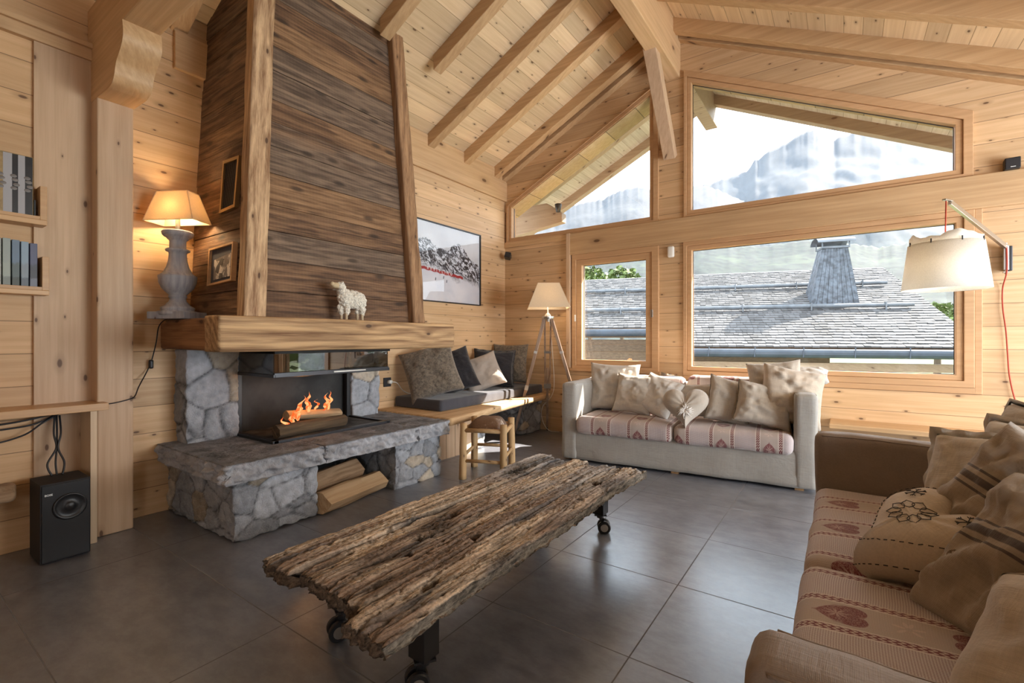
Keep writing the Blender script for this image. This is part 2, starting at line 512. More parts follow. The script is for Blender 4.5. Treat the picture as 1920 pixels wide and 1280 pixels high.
def hexa(bm, pts):
    v = [bm.verts.new(p) for p in pts]
    for f in ((0, 3, 2, 1), (4, 5, 6, 7), (0, 1, 5, 4), (1, 2, 6, 5), (2, 3, 7, 6), (3, 0, 4, 7)):
        bm.faces.new([v[i] for i in f])
    return v

def box(x0, x1, y0, y1, z0, z1, bm=None):
    bm = bm or bmesh.new()
    hexa(bm, [(x0, y0, z0), (x1, y0, z0), (x1, y1, z0), (x0, y1, z0), (x0, y0, z1), (x1, y0, z1), (x1, y1, z1), (x0, y1, z1)])
    return bm

def prism_y(poly, y0, y1, bm=None):
    """extrude an x-z polygon along y"""
    bm = bm or bmesh.new()
    a = [bm.verts.new((x, y0, z)) for x, z in poly]
    b = [bm.verts.new((x, y1, z)) for x, z in poly]
    n = len(poly)
    bm.faces.new(a); bm.faces.new(b[::-1])
    for i in range(n):
        bm.faces.new([a[i], b[i], b[(i + 1) % n], a[(i + 1) % n]])
    bmesh.ops.recalc_face_normals(bm, faces=bm.faces)
    return bm

def ring_y(outer, inner, y0, y1, bm=None):
    bm = bm or bmesh.new()
    n = len(outer)
    A = [[bm.verts.new((x, y, z)) for x, z in P] for P, y in ((outer, y0), (inner, y0), (outer, y1), (inner, y1))]
    for i in range(n):
        j = (i + 1) % n
        bm.faces.new([A[0][i], A[0][j], A[1][j], A[1][i]])
        bm.faces.new([A[2][i], A[3][i], A[3][j], A[2][j]])
        bm.faces.new([A[0][i], A[2][i], A[2][j], A[0][j]])
        bm.faces.new([A[1][i], A[1][j], A[3][j], A[3][i]])
    bmesh.ops.recalc_face_normals(bm, faces=bm.faces)
    return bm

def oriented(p0, p1, w, h, up=(0, 0, 1), bm=None, taper=1.0):
    """box bar from p0 to p1; w across, h along up"""
    bm = bm or bmesh.new()
    p0, p1 = Vector(p0), Vector(p1)
    d = (p1 - p0).normalized()
    s = d.cross(Vector(up)).normalized()
    u = s.cross(d).normalized()
    pts = []
    for p, k in ((p0, 1.0), (p1, taper)):
        for a, b in ((-1, -1), (1, -1), (1, 1), (-1, 1)):
            pts.append(p + s * a * w * k / 2 + u * b * h * k / 2)
    hexa(bm, pts)
    bmesh.ops.recalc_face_normals(bm, faces=bm.faces)
    return bm

def smooth_path(pts, n=8):
    pts = [Vector(p) for p in pts]
    P = [pts[0]] + pts + [pts[-1]]
    out = []
    for i in range(1, len(P) - 2):
        for k in range(n):
            t = k / n
            a, b, c, d = P[i - 1], P[i], P[i + 1], P[i + 2]
            out.append(0.5 * ((2 * b) + (-a + c) * t + (2 * a - 5 * b + 4 * c - d) * t * t + (-a + 3 * b - 3 * c + d) * t ** 3))
    out.append(pts[-1])
    return out

def tube(pts, r, seg=8, bm=None, cap=True):
    bm = bm or bmesh.new()
    pts = [Vector(p) for p in pts]
    rr = r if callable(r) else (lambda t: r)
    rings = []
    prev = None
    for i, p in enumerate(pts):
        d = (pts[min(i + 1, len(pts) - 1)] - pts[max(i - 1, 0)]).normalized()
        if prev is None:
            s = d.orthogonal().normalized()
        else:
            s = (prev - d * prev.dot(d)).normalized()
        prev = s
        u = d.cross(s)
        R = rr(i / max(1, len(pts) - 1))
        rings.append([bm.verts.new(p + (s * cos(2 * pi * k / seg) + u * sin(2 * pi * k / seg)) * R) for k in range(seg)])
    for a, b in zip(rings, rings[1:]):
        for k in range(seg):
            bm.faces.new([a[k], a[(k + 1) % seg], b[(k + 1) % seg], b[k]])
    if cap:
        bm.faces.new(rings[0][::-1]); bm.faces.new(rings[-1])
    return bm

def lathe(profile, center, seg=32, bm=None, axis='z'):
    """profile list of (r, z)"""
    bm = bm or bmesh.new()
    c = Vector(center)
    rings = []
    for r, z in profile:
        r = max(r, 1e-4)
        rings.append([bm.verts.new(c + Vector((r * cos(2 * pi * k / seg), r * sin(2 * pi * k / seg), z))) for k in range(seg)])
    for a, b in zip(rings, rings[1:]):
        for k in range(seg):
            bm.faces.new([a[k], a[(k + 1) % seg], b[(k + 1) % seg], b[k]])
    bm.faces.new(rings[0][::-1]); bm.faces.new(rings[-1])
    bmesh.ops.recalc_face_normals(bm, faces=bm.faces)
    return bm

def cyl(p0, p1, r, seg=20, bm=None):
    return tube([p0, p1], r, seg, bm)

def frange(a, b, n):
    return [a + (b - a) * i / n for i in range(n + 1)]

def gridbox(x0, x1, y0, y1, z0, z1, nx, ny, nz):
    """welded, subdivided box"""
    bm = bmesh.new()
    X, Y, Z = frange(x0, x1, nx), frange(y0, y1, ny), frange(z0, z1, nz)
    cache = {}
    def v(i, j, k):
        key = (i, j, k)
        if key not in cache:
            cache[key] = bm.verts.new((X[i], Y[j], Z[k]))
        return cache[key]
    for i in range(nx):
        for j in range(ny):
            bm.faces.new([v(i, j, 0), v(i, j + 1, 0), v(i + 1, j + 1, 0), v(i + 1, j, 0)])
            bm.faces.new([v(i, j, nz), v(i + 1, j, nz), v(i + 1, j + 1, nz), v(i, j + 1, nz)])
    for i in range(nx):
        for k in range(nz):
            bm.faces.new([v(i, 0, k), v(i + 1, 0, k), v(i + 1, 0, k + 1), v(i, 0, k + 1)])
            bm.faces.new([v(i, ny, k), v(i, ny, k + 1), v(i + 1, ny, k + 1), v(i + 1, ny, k)])
    for j in range(ny):
        for k in range(nz):
            bm.faces.new([v(0, j, k), v(0, j, k + 1), v(0, j + 1, k + 1), v(0, j + 1, k)])
            bm.faces.new([v(nx, j, k), v(nx, j + 1, k), v(nx, j + 1, k + 1), v(nx, j, k + 1)])
    return bm

def roundbox(x0, x1, y0, y1, z0, z1, r, res, fn=None):
    """rounded, finely divided box; fn(p, dir) -> extra offset along dir"""
    nx, ny, nz = [max(2, int(round((b - a) / res))) for a, b in ((x0, x1), (y0, y1), (z0, z1))]
    bm = gridbox(x0, x1, y0, y1, z0, z1, nx, ny, nz)
    lo = Vector((x0 + r, y0 + r, z0 + r)); hi = Vector((x1 - r, y1 - r, z1 - r))
    for v in bm.verts:
        p = v.co
        q = Vector([min(max(p[i], lo[i]), hi[i]) for i in range(3)])
        d = p - q
        if d.length < 1e-6: continue
        d.normalize()
        pos = q + d * r
        if fn: pos = pos + d * fn(pos, d)
        v.co = pos
    return bm

def hsh(*a):
    x = sin(sum(v_ * k for v_, k in zip(a, (127.1, 311.7, 74.7, 53.9)))) * 43758.5453
    return x - math.floor(x)

def stonebox(x0, x1, y0, y1, z0, z1, seed=0, scale=7.5, res=0.011, amp=0.02, r=0.02, tone=1.0, aniso=1.5):
    bm = roundbox(x0, x1, y0, y1, z0, z1, r, res)
    lay = bm.verts.layers.float_color.new('Col')
    lo = Vector((x0 + r, y0 + r, z0 + r)); hi = Vector((x1 - r, y1 - r, z1 - r))
    for v in bm.verts:
        p = v.co.copy()
        q = Vector([min(max(p[i], lo[i]), hi[i]) for i in range(3)])
        d = (p - q).normalized() if (p - q).length > 1e-6 else Vector((0, 0, 1))
        w = p + 0.02 * noise.noise_vector(p * 6 + Vector((seed, 0, 0)))
        w = Vector((w.x, w.y, w.z * aniso)) * scale + Vector((seed * 3.1, seed * 1.7, seed * 5.3))
        ds, ps = noise.voronoi(w)
        e = (ds[1] - ds[0])
        b = min(1.0, max(0.0, (e + 0.03 * noise.noise(p * 60)) / 0.085)); b = b ** 0.7
        c = ps[0]
        h1, h2, h3 = hsh(c.x, c.y, c.z), hsh(c.y, c.z, c.x), hsh(c.z, c.x, c.y)
        tilt = (w - c).dot(Vector((h1 - .5, h2 - .5, h3 - .5))) * 0.5
        facet = noise.fractal(p * 13 + c, 0.9, 2.2, 5)
        chip = noise.voronoi(p * 26 + c)[0][0]
        off = b * (0.008 + amp * (h1 * 0.8 + 0.55 * tilt + 0.40 * facet - 0.45 * chip)) - amp * 0.55
        v.co = p + d * off
        g = (0.20 + 0.20 * h2) * tone
        colr = Vector((g * 0.98, g * 1.03, g * 1.13))
        if h3 > 0.86: colr = Vector((g * 1.35, g * 1.15, g * 0.9))
        colr = colr * (0.22 + 0.78 * b) * (0.88 + 0.5 * chip)
        v[lay] = (colr.x, colr.y, colr.z, 1)
    return bm
# ================================================================== ROOM
XL, YB, RX = -3.719, 5.134, -1.49           # left wall, back wall, ridge
SL = 0.487
def zl(x): return 3.372 + SL * (x - XL)      # underside of left boards
ZR = zl(RX)
def zr(x): return ZR - SL * (x - RX)
def zroof(x): return zl(x) if x < RX else zr(x)
XR, YR = 3.25, -3.0

def struct(name, bm, mat, **k):
    o = add(name, bm, mat, **k)
    o['kind'] = 'structure'
    return o

struct('floor', box(XL - 0.2, XR + 0.2, YR - 0.2, YB + 0.25, -0.12, 0.0), M['floor'])

# left wall (runs along y) with the proud panelling near the shelves
bm = box(XL - 0.2, XL, YR, YB + 0.2, 0, 3.45)
struct('wall_left', bm, M['wall_x'])
bm = box(XL, -3.665, YR, 0.86, 0, 2.86)
struct('wall_left_panelling', bm, M['panel_left'])
bm = box(-3.665, -3.645, 0.615, 0.856, 0, 2.80)
struct('trim_1', bm, M['beam_z'])
bm = box(-3.665, -3.63, YR, 0.856, 2.79, 2.855); box(-3.665, -3.61, YR, 0.856, 2.855, 2.885, bm)
struct('trim_2', bm, M['beam_y'])

# back wall, built round the four windows
T0, T1 = YB, YB + 0.29
bm = bmesh.new()
prism_y([(XL, 0), (1.55, 0), (1.55, 0.74), (-1.635, 0.74), (-1.635, 0.795), (XL, 0.795)], T0, T1, bm)
prism_y([(XL, 0.795), (-2.72, 0.795), (-2.72, 2.43), (XL, 2.43)], T0 , T1, bm)
prism_y([(-1.65, 0.795), (-1.38, 0.74), (-1.38, 2.30), (-1.65, 2.30)], T0, T1, bm)
prism_y([(0.835, 0.74), (1.55, 0.74), (1.55, zr(1.55) + 0.05), (0.835, zr(0.835) + 0.05)], T0, T1, bm)
prism_y([(1.55, 2.05), (XR, 2.05), (XR, zr(XR) + 0.05), (1.55, zr(1.55) + 0.05)], T0, T1, bm)
prism_y([(-2.72, 2.13), (0.835, 2.13), (0.835, 2.44), (-2.72, 2.44)], T0 + 0.02, T1, bm)
prism_y([(-1.65, 2.42), (-1.38, 2.42), (-1.38, ZR + 0.02), (-1.65, zl(-1.65) + 0.02)], T0, T1, bm)
prism_y([(XL, 2.83), (-1.65, 3.87), (-1.65, zl(-1.65) + .03), (XL, zl(XL) + .03)], T0, T1, bm)
prism_y([(-1.38, 3.93), (0.835, 2.88), (0.835, zr(0.835) + .03), (-1.38, zr(-1.38) + .03)], T0, T1, bm)
struct('wall_back', bm, M['wall_y'])

# long header beam between the two rows of windows
o = add('header_beam', box(-2.72, XR, YB - 0.05, YB + 0.02, 2.165, 2.425), M['beam_x'])
bevel_mod(o, 0.006)
tag(o, 'long knotty pine beam across the window wall between upper and lower windows', 'beam', kind='structure')
o = add('trim_3', box(-2.765, -2.715, YB - 0.055, YB, 0.80, 2.43), M['beam_z']); bevel_mod(o); o['kind'] = 'structure'
o = add('trim_4', box(XL, -2.765, YB - 0.02, YB, 2.36, 2.435), M['beam_x']); bevel_mod(o); o['kind'] = 'structure'

# right and rear walls with openings added for the fill lights (behind and beside the camera)
bm = bmesh.new()
box(XR, XR + 0.2, YR, 1.35, 0, 2.3, bm); box(XR, XR + 0.2, 4.85, YB + 0.2, 0, 2.3, bm)
box(XR, XR + 0.2, 1.35, 4.85, 0, 0.35, bm); box(XR, XR + 0.2, 1.35, 4.85, 2.1, 2.3, bm)
struct('wall_right', bm, M['wall_x'])
bm = bmesh.new()
prism_y([(XL, 0), (2.1, 0), (2.1, zr(2.1)), (RX, ZR), (XL, zl(XL))], YR - 0.2, YR, bm)
prism_y([(3.15, 0), (XR, 0), (XR, zr(XR)), (3.15, zr(3.15))], YR - 0.2, YR, bm)
box(2.1, 3.15, YR - 0.2, YR, 0, 0.9, bm)
prism_y([(2.1, 2.0), (3.15, 2.0), (3.15, zr(3.15)), (2.1, zr(2.1))], YR - 0.2, YR, bm)
struct('wall_rear', bm, M['wall_y'])

# ceiling boards: two slopes, running out over the gable
bm = prism_y([(XL - 1.1, zl(XL - 1.1)), (RX, ZR), (RX, ZR + 0.14), (XL - 1.1, zl(XL - 1.1) + 0.14)], YR - 0.3, 5.42)
struct('ceiling_left_slope', bm, M['ceil'])
bm = prism_y([(XL - 1.1, zl(XL - 1.1)), (RX, ZR), (RX, ZR + 0.14), (XL - 1.1, zl(XL - 1.1) + 0.14)], 5.42, 6.95)
struct('roof_overhang_left', bm, M['eaves'])
bm = prism_y([(RX, ZR), (XR + 1.0, zr(XR + 1.0)), (XR + 1.0, zr(XR + 1.0) + 0.14), (RX, ZR + 0.14)], YR - 0.3, 5.42)
struct('ceiling_right_slope', bm, M['ceil'])
bm = prism_y([(RX, ZR), (XR + 1.0, zr(XR + 1.0)), (XR + 1.0, zr(XR + 1.0) + 0.14), (RX, ZR + 0.14)], 5.42, 6.95)
struct('roof_overhang_right', bm, M['eaves'])

# ------------------------------------------------------------------ rafters, each its own timber
RD = 0.155
ords = ['first', 'second', 'third', 'fourth', 'fifth', 'sixth', 'seventh', 'eighth', 'ninth', 'tenth']
def rafter(side, y0, y1, label, group, xe=None, d=RD):
    if side < 0:
        xa, xb = (xe if xe is not None else XL - (0.0 if y0 < 5.2 else 1.0)), RX + 0.0
        poly = [(xa, zl(xa) - d + .02), (xb, zl(xb) - d + .02), (xb, zl(xb) + .005), (xa, zl(xa) + .005)]
    else:
        xa, xb = RX, XR
        poly = [(xa, zr(xa) - d + .02), (xb, zr(xb) - d + .02), (xb, zr(xb) + .005), (xa, zr(xa) + .005)]
    o = add('rafter', prism_y(poly, y0, y1), M['eaves_beam' if y0 > 5.2 else 'beam_x'], loc=(xa, y0, poly[0][1]))
    bevel_mod(o, 0.005)
    tag(o, label, 'rafter', group, 'structure')
    return o
ys = [4.875 - 0.599 * k for k in range(12)]
for k, y in enumerate(ys):
    if k < 8:
        rafter(-1, y, y + 0.10, '%s pine rafter from the window wall on the left roof slope' % ords[k + 1], 'rafters of the left roof slope',
               xe=(-3.03 if y < 3.2 and y > 1.4 else None))
    if k < 4:
        rafter(1, y, y + 0.10, '%s pine rafter from the window wall on the right roof slope' % ords[k + 1], 'rafters of the right roof slope')
rafter(-1, 5.045, YB + .01, 'pine rafter flat against the gable wall above the left triangular window', 'rafters of the left roof slope')
rafter(1, 5.045, YB + .01, 'pine rafter flat against the gable wall above the right sloping window', 'rafters of the right roof slope')
rafter(-1, 6.02, 6.12, 'outdoor rafter under the eaves seen through the left triangular window, nearer one', 'outdoor eaves rafters')
rafter(-1, 6.72, 6.84, 'outermost verge rafter seen through the left triangular window', 'outdoor eaves rafters')
rafter(1, 6.72, 6.84, 'outermost verge rafter seen through the right sloping window', 'outdoor eaves rafters')

# ridge beam, brace, wall plate, tie beam, post and corbel
o = add('ridge_beam', box(-1.575, -1.42, YR, 5.34, 3.93, ZR + .02), M['beam_y']); bevel_mod(o, 0.008)
box_e = add('ridge_beam', box(-1.575, -1.42, 5.36, 6.95, 4.05, ZR + .02), M['eaves_beam']); bevel_mod(box_e, 0.008)
tag(o, 'heavy pine ridge beam under the peak of the ceiling', 'beam', kind='structure')
tag(box_e, 'outdoor end of the ridge beam under the gable overhang', 'beam', kind='structure')
bm = bmesh.new()
pts = [Vector(p) for p in ((-1.53, 4.50, 3.98), (-1.525, 4.62, 3.80), (-1.52, 4.78, 3.55), (-1.515, 4.95, 3.30), (-1.515, 5.10, 3.08))]
wd = 0.062
rings = []
for i, p in enumerate(pts):
    t = (pts[min(i + 1, 4)] - pts[max(i - 1, 0)]).normalized()
    u = Vector((1, 0, 0)); w_ = t.cross(u).normalized()
    hh = 0.058 - 0.004 * abs(i - 2)
    rings.append([bm.verts.new(p + u * a * wd + w_ * b * hh) for a, b in ((-1, -1), (1, -1), (1, 1), (-1, 1))])
for a, b in zip(rings, rings[1:]):
    for k in range(4): bm.faces.new([a[k], a[(k + 1) % 4], b[(k + 1) % 4], b[k]])
bm.faces.new(rings[0][::-1]); bm.faces.new(rings[-1])
bmesh.ops.recalc_face_normals(bm, faces=bm.faces)
o = add('brace', bm, M['beam_z']); bevel_mod(o, 0.005)
tag(o, 'curved pine brace from the ridge beam down to the gable wall', 'brace', kind='structure')
o = add('wall_plate', box(XL, XL + 0.035, 1.3, YB, 2.98, 3.232), M['beam_y']); bevel_mod(o)
tag(o, 'wide pine wall plate along the left wall under the rafter feet', 'beam', kind='structure')
bm = box(XL, XL + 0.02, 1.3, YB, 3.232, 3.37)
struct('trim_5', bm, M['beam_y'])
# tie beam overhead
o = add('tie_beam', box(XL, XR, 0.856, 1.030, 2.835, 3.12), M['beam_x']); bevel_mod(o, 0.01)
tag(o, 'big horizontal tie beam carried by the post and carved corbel', 'beam', kind='structure')
o = add('timber_post', box(XL, -3.531, 0.856, 1.028, 0, 2.55), M['beam_z']); bevel_mod(o, 0.008)
tag(o, 'square knotty pine post on the left wall beside the table lamp', 'post', kind='structure')
prof = [(XL, 2.835), (-3.095, 2.835), (-3.09, 2.76), (-3.10, 2.715), (-3.14, 2.675), (-3.19, 2.648), (-3.225, 2.618), (-3.245, 2.575),
        (-3.275, 2.548), (-3.32, 2.538), (-3.38, 2.541), (-3.531, 2.545), (XL, 2.545)]
prof = [(XL, 2.835), (-3.11, 2.835), (-3.095, 2.775), (-3.10, 2.735), (-3.125, 2.70), (-3.165, 2.67), (-3.20, 2.645), (-3.222, 2.61),
        (-3.235, 2.58), (-3.262, 2.553), (-3.31, 2.54), (-3.36, 2.538), (-3.531, 2.545), (XL, 2.545)]
fine_p = [(p.x, p.z) for p in smooth_path([(a_, 0, b_) for a_, b_ in prof[1:-1]], 5)]
prof = [prof[0]] + fine_p + [prof[-1]]
o = add('corbel', prism_y(prof, 0.856, 1.030), M['beam_x'])
tag(o, 'carved wavy corbel on top of the pine post', 'corbel', kind='structure')

# ------------------------------------------------------------------ windows
def poly_off(P, d):
    """inset a convex polygon by d"""
    n = len(P)
    cx = sum(p[0] for p in P) / n; cz = sum(p[1] for p in P) / n
    L = []
    for i in range(n):
        (x0, z0), (x1, z1) = P[i], P[(i + 1) % n]
        nx, nz = -(z1 - z0), (x1 - x0)
        l = sqrt(nx * nx + nz * nz); nx /= l; nz /= l
        if (cx - x0) * nx + (cz - z0) * nz < 0: nx, nz = -nx, -nz
        L.append((nx, nz, nx * x0 + nz * z0 + d))
    out = []
    for i in range(n):
        a1, b1, c1 = L[i - 1]; a2, b2, c2 = L[i]
        D = a1 * b2 - a2 * b1
        out.append(((c1 * b2 - c2 * b1) / D, (a1 * c2 - a2 * c1) / D))
    return out

def window(name, glassP, casingP, sash=0.045, depth=0.0):
    w = bpy.data.objects.new(name, None); COL.objects.link(w)
    cx = glassP[0][0]; cz = glassP[0][1]
    w.location = (cx, YB, cz); MW[w.name] = Matrix.Translation(w.location)
    w['kind'] = 'structure'
    sashP = poly_off(glassP, -sash)
    o = add('window_casing', ring_y(casingP, sashP, YB - 0.028, YB + 0.16), M['frame'], w); bevel_mod(o, 0.004)
    o = add('window_sash', ring_y(poly_off(sashP, 0.001), glassP, YB - 0.012 + depth, YB + 0.085 + depth), M['frame'], w); bevel_mod(o, 0.005)
    o = add('glazing_bead', ring_y(poly_off(glassP, -0.012), poly_off(glassP, 0.004), YB + 0.05 + depth, YB + 0.06 + depth), M['black'], w)
    o = add('window_glass', prism_y(glassP, YB + 0.062 + depth, YB + 0.066 + depth), M['glass'], w)
    return w
k = 1.012   # glass sits a little behind the wall face
def sc(P): return [(x * k, 1.15 + (z - 1.15) * k) for x, z in P]
w1 = window('window_1', sc([(-3.565, 2.47), (-1.727, 2.475), (-1.727, 3.80), (-3.565, 2.879)]),
            [(-3.68, 2.43), (-1.65, 2.43), (-1.65, 3.93), (-3.68, 2.905)])
w2 = window('window_2', sc([(-1.291, 2.48), (0.72, 2.482), (0.72, 2.84), (-1.291, 3.802)]),
            [(-1.38, 2.43), (0.832, 2.43), (0.832, 2.94), (-1.38, 3.98)])
w3 = window('window_3', sc([(-2.546, 0.905), (-1.770, 0.905), (-1.770, 2.022), (-2.546, 2.022)]),
            [(-2.70, 0.79), (-1.645, 0.79), (-1.645, 2.165), (-2.70, 2.165)], 0.07)
w4 = window('window_4', sc([(-1.287, 0.865), (0.724, 0.865), (0.724, 2.067), (-1.287, 2.067)]),
            [(-1.385, 0.765), (0.84, 0.765), (0.84, 2.165), (-1.385, 2.165)])
w5 = window('window_5', [(1.68, 0.14), (3.10, 0.14), (3.10, 1.95), (1.68, 1.95)], [(1.54, 0.0), (3.25, 0.0), (3.25, 2.06), (1.54, 2.06)])
o = add('window_handle', box(-1.735, -1.705, YB - 0.03, YB - 0.012, 1.385, 1.47), M['chrome'], w3); bevel_mod(o, 0.003)
o = add('window_hinge', box(-2.665, -2.645, YB - 0.035, YB - 0.02, 1.36, 1.44), M['white'], w3); bevel_mod(o, 0.003)
o = add('trim_6', box(-2.72, -1.62, YB - 0.05, YB, 0.765, 0.795), M['frame']); bevel_mod(o); o['kind'] = 'structure'
o = add('trim_7', box(-1.385, 0.845, YB - 0.02, YB, 0.715, 0.765), M['frame']); bevel_mod(o); o['kind'] = 'structure'
o = add('trim_8', box(0.84, 0.885, YB - 0.02, YB, 0.715, 2.165), M['frame']); bevel_mod(o); o['kind'] = 'structure'

# ------------------------------------------------------------------ outside: eave stub, spotlight
o = add('eave_bracket', prism_y([(-4.6, 2.62), (-3.25, 2.80), (-3.25, 2.92), (-3.5, 3.10), (-4.6, 3.12)], 5.85, 5.97), M['eaves_beam']); bevel_mod(o)
tag(o, 'pale outdoor eave bracket timber seen low in the left triangular window', 'timber', kind='structure')
t = thing('outdoor_spotlight', 'small dark outdoor spotlight under the eaves through the left triangular window', 'lamp', (-3.28, 5.86, 3.02))
add('lamp_housing', lathe([(0.0, -0.05), (0.03, -0.05), (0.05, 0.05), (0.045, 0.06), (0.0, 0.03)], (-3.28, 5.8, 2.98), 16), M['black'], t, smooth=True)
add('bracket', cyl((-3.28, 5.8, 2.98), (-3.36, 5.86, 3.06), 0.012), M['black'], t)

# neighbour's roof: local axes turned 16.7 degrees
HU, HN = Vector((.958, .287, 0)), Vector((-.287, .958, 0))
def H(u, n, z): return HU * u + HN * n + Vector((0, 0, z))
HS = (3.2 - 0.94) / (16.6 - 11.8)
def hz(n): return 0.94 + HS * (n - 11.8)
N = NT('silvered wooden shingles')
at = N.n('ShaderNodeAttribute', attribute_name='Col')
nn_ = N.noise(N.obj(), 14, 4, 0.6)
v = N.add(0.7, N.mul(nn_, 0.6))
N.principled(N.mix(1.0, at.outputs['Color'], N.xyz(v, v, v), 'MULTIPLY'), 0.55, nn_, 0.3, 0.01)
M['shingle'] = N.m
M['zinc'] = simple('weathered zinc', (0.13, 0.145, 0.16), 0.5, 0.2, nscale=5, nvar=0.2)
M['greyboard'] = simple('silvered boards', (0.075, 0.088, 0.105), 0.6, nscale=9, nvar=0.55, bstr=0.5, bscale=40)
M['gutterblue'] = simple('blue grey gutter', (0.045, 0.06, 0.08), 0.5, nscale=4, nvar=0.2)
M['logwall'] = wood('old log wall', (0.09, 0.055, 0.03), (0.20, 0.13, 0.075), width=0.2, g=0, a=2, seam=0.02, knots=0.2)
M['snow'] = simple('bright snow patch', (0.8, 0.8, 0.8), 0.8)
house = thing('neighbouring_chalet', 'neighbouring chalet roof of silvery wooden shingles outside the windows', 'building', tuple(H(2, 12, 0)), 0.0)
def shingles(u0, u1, n0, n1, seed):
    rnd = random.Random(seed)
    bm = bmesh.new(); lay = bm.verts.layers.float_color.new('Col')
    n = n0; row = 0
    step = 0.135
    while n < n1:
        u = u0 - rnd.random() * 0.12
        while u < u1:
            w_ = rnd.uniform(0.09, 0.2)
            g = rnd.uniform(0.05, 0.125); j = rnd.uniform(-0.012, 0.012); t = rnd.uniform(0.018, 0.032)
            a, b = n + j, n + step + 0.02
            ue = min(u + w_ - 0.006, u1)
            ps = [H(u, a, hz(a)), H(ue, a, hz(a)), H(ue, b, hz(b) + 0.0), H(u, b, hz(b) + 0.0),
                  H(u, a, hz(a) + t + 0.012), H(ue, a, hz(a) + t + 0.012), H(ue, b, hz(b) + t * .4), H(u, b, hz(b) + t * .4)]
            for vv in hexa(bm, ps): vv[lay] = (g, g * 1.0, g * 1.02, 1)
            u += w_
        n += step; row += 1
    return bm
def roofpart(name, u0, u1, n0, n1, seed):
    return add(name, shingles(u0, u1, n0, n1, seed), M['shingle'], house)
roofpart('roof', -0.3, 5.98, 11.85, 16.6, 1)
roofpart('roof', -6.5, -0.3, 12.85, 16.6, 2)
bm = bmesh.new()
hexa(bm, [H(-6.5, 12.85, hz(12.85) - .25), H(-0.3, 12.85, hz(12.85) - .25), H(-0.3, 16.6, hz(16.6) - .25), H(-6.5, 16.6, hz(16.6) - .25),
          H(-6.5, 12.85, hz(12.85) - .01), H(-0.3, 12.85, hz(12.85) - .01), H(-0.3, 16.6, hz(16.6) - .01), H(-6.5, 16.6, hz(16.6) - .01)])
hexa(bm, [H(-0.3, 11.9, hz(11.9) - .25), H(5.9, 11.9, hz(11.9) - .25), H(5.9, 16.6, hz(16.6) - .25), H(-0.3, 16.6, hz(16.6) - .25),
          H(-0.3, 11.9, hz(11.9) - .01), H(5.9, 11.9, hz(11.9) - .01), H(5.9, 16.6, hz(16.6) - .01), H(-0.3, 16.6, hz(16.6) - .01)])
hexa(bm, [H(-6.5, 16.6, hz(16.6) - .25), H(5.9, 16.6, hz(16.6) - .25), H(5.9, 21, 1.2), H(-6.5, 21, 1.2),
          H(-6.5, 16.6, hz(16.6)), H(5.9, 16.6, hz(16.6)), H(5.9, 21, 1.35), H(-6.5, 21, 1.35)])
add('roof_deck', bm, M['logwall'], house)
for n in (15.22, 13.75):
    bm = tube([H(-6.4, n, hz(n) + .13), H(0, n, hz(n) + .12), H(5.55, n, hz(n) + .12)], 0.055, 10)
    for uu in frange(-6, 5, 7):
        oriented(H(uu, n, hz(n)), H(uu, n, hz(n) + .2), 0.03, 0.16, (0, 1, 0), bm)
    add('snow_guard', bm, M['zinc'], house)
bm = tube([H(-0.35, 11.78, hz(11.78) - .10), H(6.3, 11.78, hz(11.78) - .10)], 0.10, 12)
for uu in frange(-0.1, 5.6, 6):
    oriented(H(uu, 11.66, hz(11.78) - .18), H(uu + .02, 11.70, hz(11.78) + .03), 0.02, 0.02, (1, 0, 0), bm)
add('gutter', bm, M['gutterblue'], house)
bm = tube([H(-6.4, 12.78, hz(12.8) - .10), H(-0.35, 12.78, hz(12.8) - .10)], 0.10, 12)
add('gutter', bm, M['gutterblue'], house)
add('downpipe', tube([H(0.05, 11.75, 0.75), H(0.05, 11.95, 0.55), H(0.05, 12.2, 0.3), H(0.05, 12.2, -3)], 0.05, 10), M['gutterblue'], house)
bm = box(-6.4, 3.6, 12.6, 12.9, -3, hz(12.2)); 
for v_ in bm.verts: v_.co = H(v_.co.x, v_.co.y + 0.35, v_.co.z)
add('facade', bm, M['logwall'], house)
bm = bmesh.new()
b2 = box(-6.4, 6.2, 12.0, 12.2, 0.45, 0.62)
for v_ in b2.verts: v_.co = H(*v_.co)
add('eave_beam', b2, M['eaves_beam'], house)
# chimney
ch = thing('wooden_chimney', 'tapered grey board chimney with curved metal cowl on the shingle roof', 'chimney', tuple(H(4.0, 14.3, 1.8)))
z0, z1 = 1.75, 3.50
c0 = [H(3.43, 14.0, z0), H(4.58, 14.0, z0), H(4.58, 14.95, z0), H(3.43, 14.95, z0)]
c1 = [H(3.80, 14.25, z1), H(4.36, 14.25, z1), H(4.36, 14.7, z1), H(3.80, 14.7, z1)]
# width checked against the photograph: 1529..1615 at the base, 1540..1588 at the top
bm = bmesh.new(); lay = bm.verts.layers.float_color.new('Col')
nb = 9
for s in range(4):
    a0, b0, a1, b1 = c0[s], c0[(s + 1) % 4], c1[s], c1[(s + 1) % 4]
    nrm = (b0 - a0).cross(a1 - a0).normalized()
    for i in range(nb):
        t0_, t1_ = i / nb + 0.004, (i + 1) / nb - 0.004
        q = [a0.lerp(b0, t0_), a0.lerp(b0, t1_), a1.lerp(b1, t1_), a1.lerp(b1, t0_)]
        r1, r2, r3 = hsh(i, s, 1), hsh(i, s, 2), hsh(i, s, 3) * 0.3
        for vv in hexa(bm, [p - nrm * .03 for p in q] + [p + nrm * (0.004 + .008 * r1) for p in q]): vv[lay] = (r1, 0.7 + .3 * r2, r3, 1)
bmesh.ops.recalc_face_normals(bm, faces=bm.faces)
add('shaft', bm, M['greyboard'], ch)
bm = bmesh.new()
ctr = H(4.08, 14.47, z1)
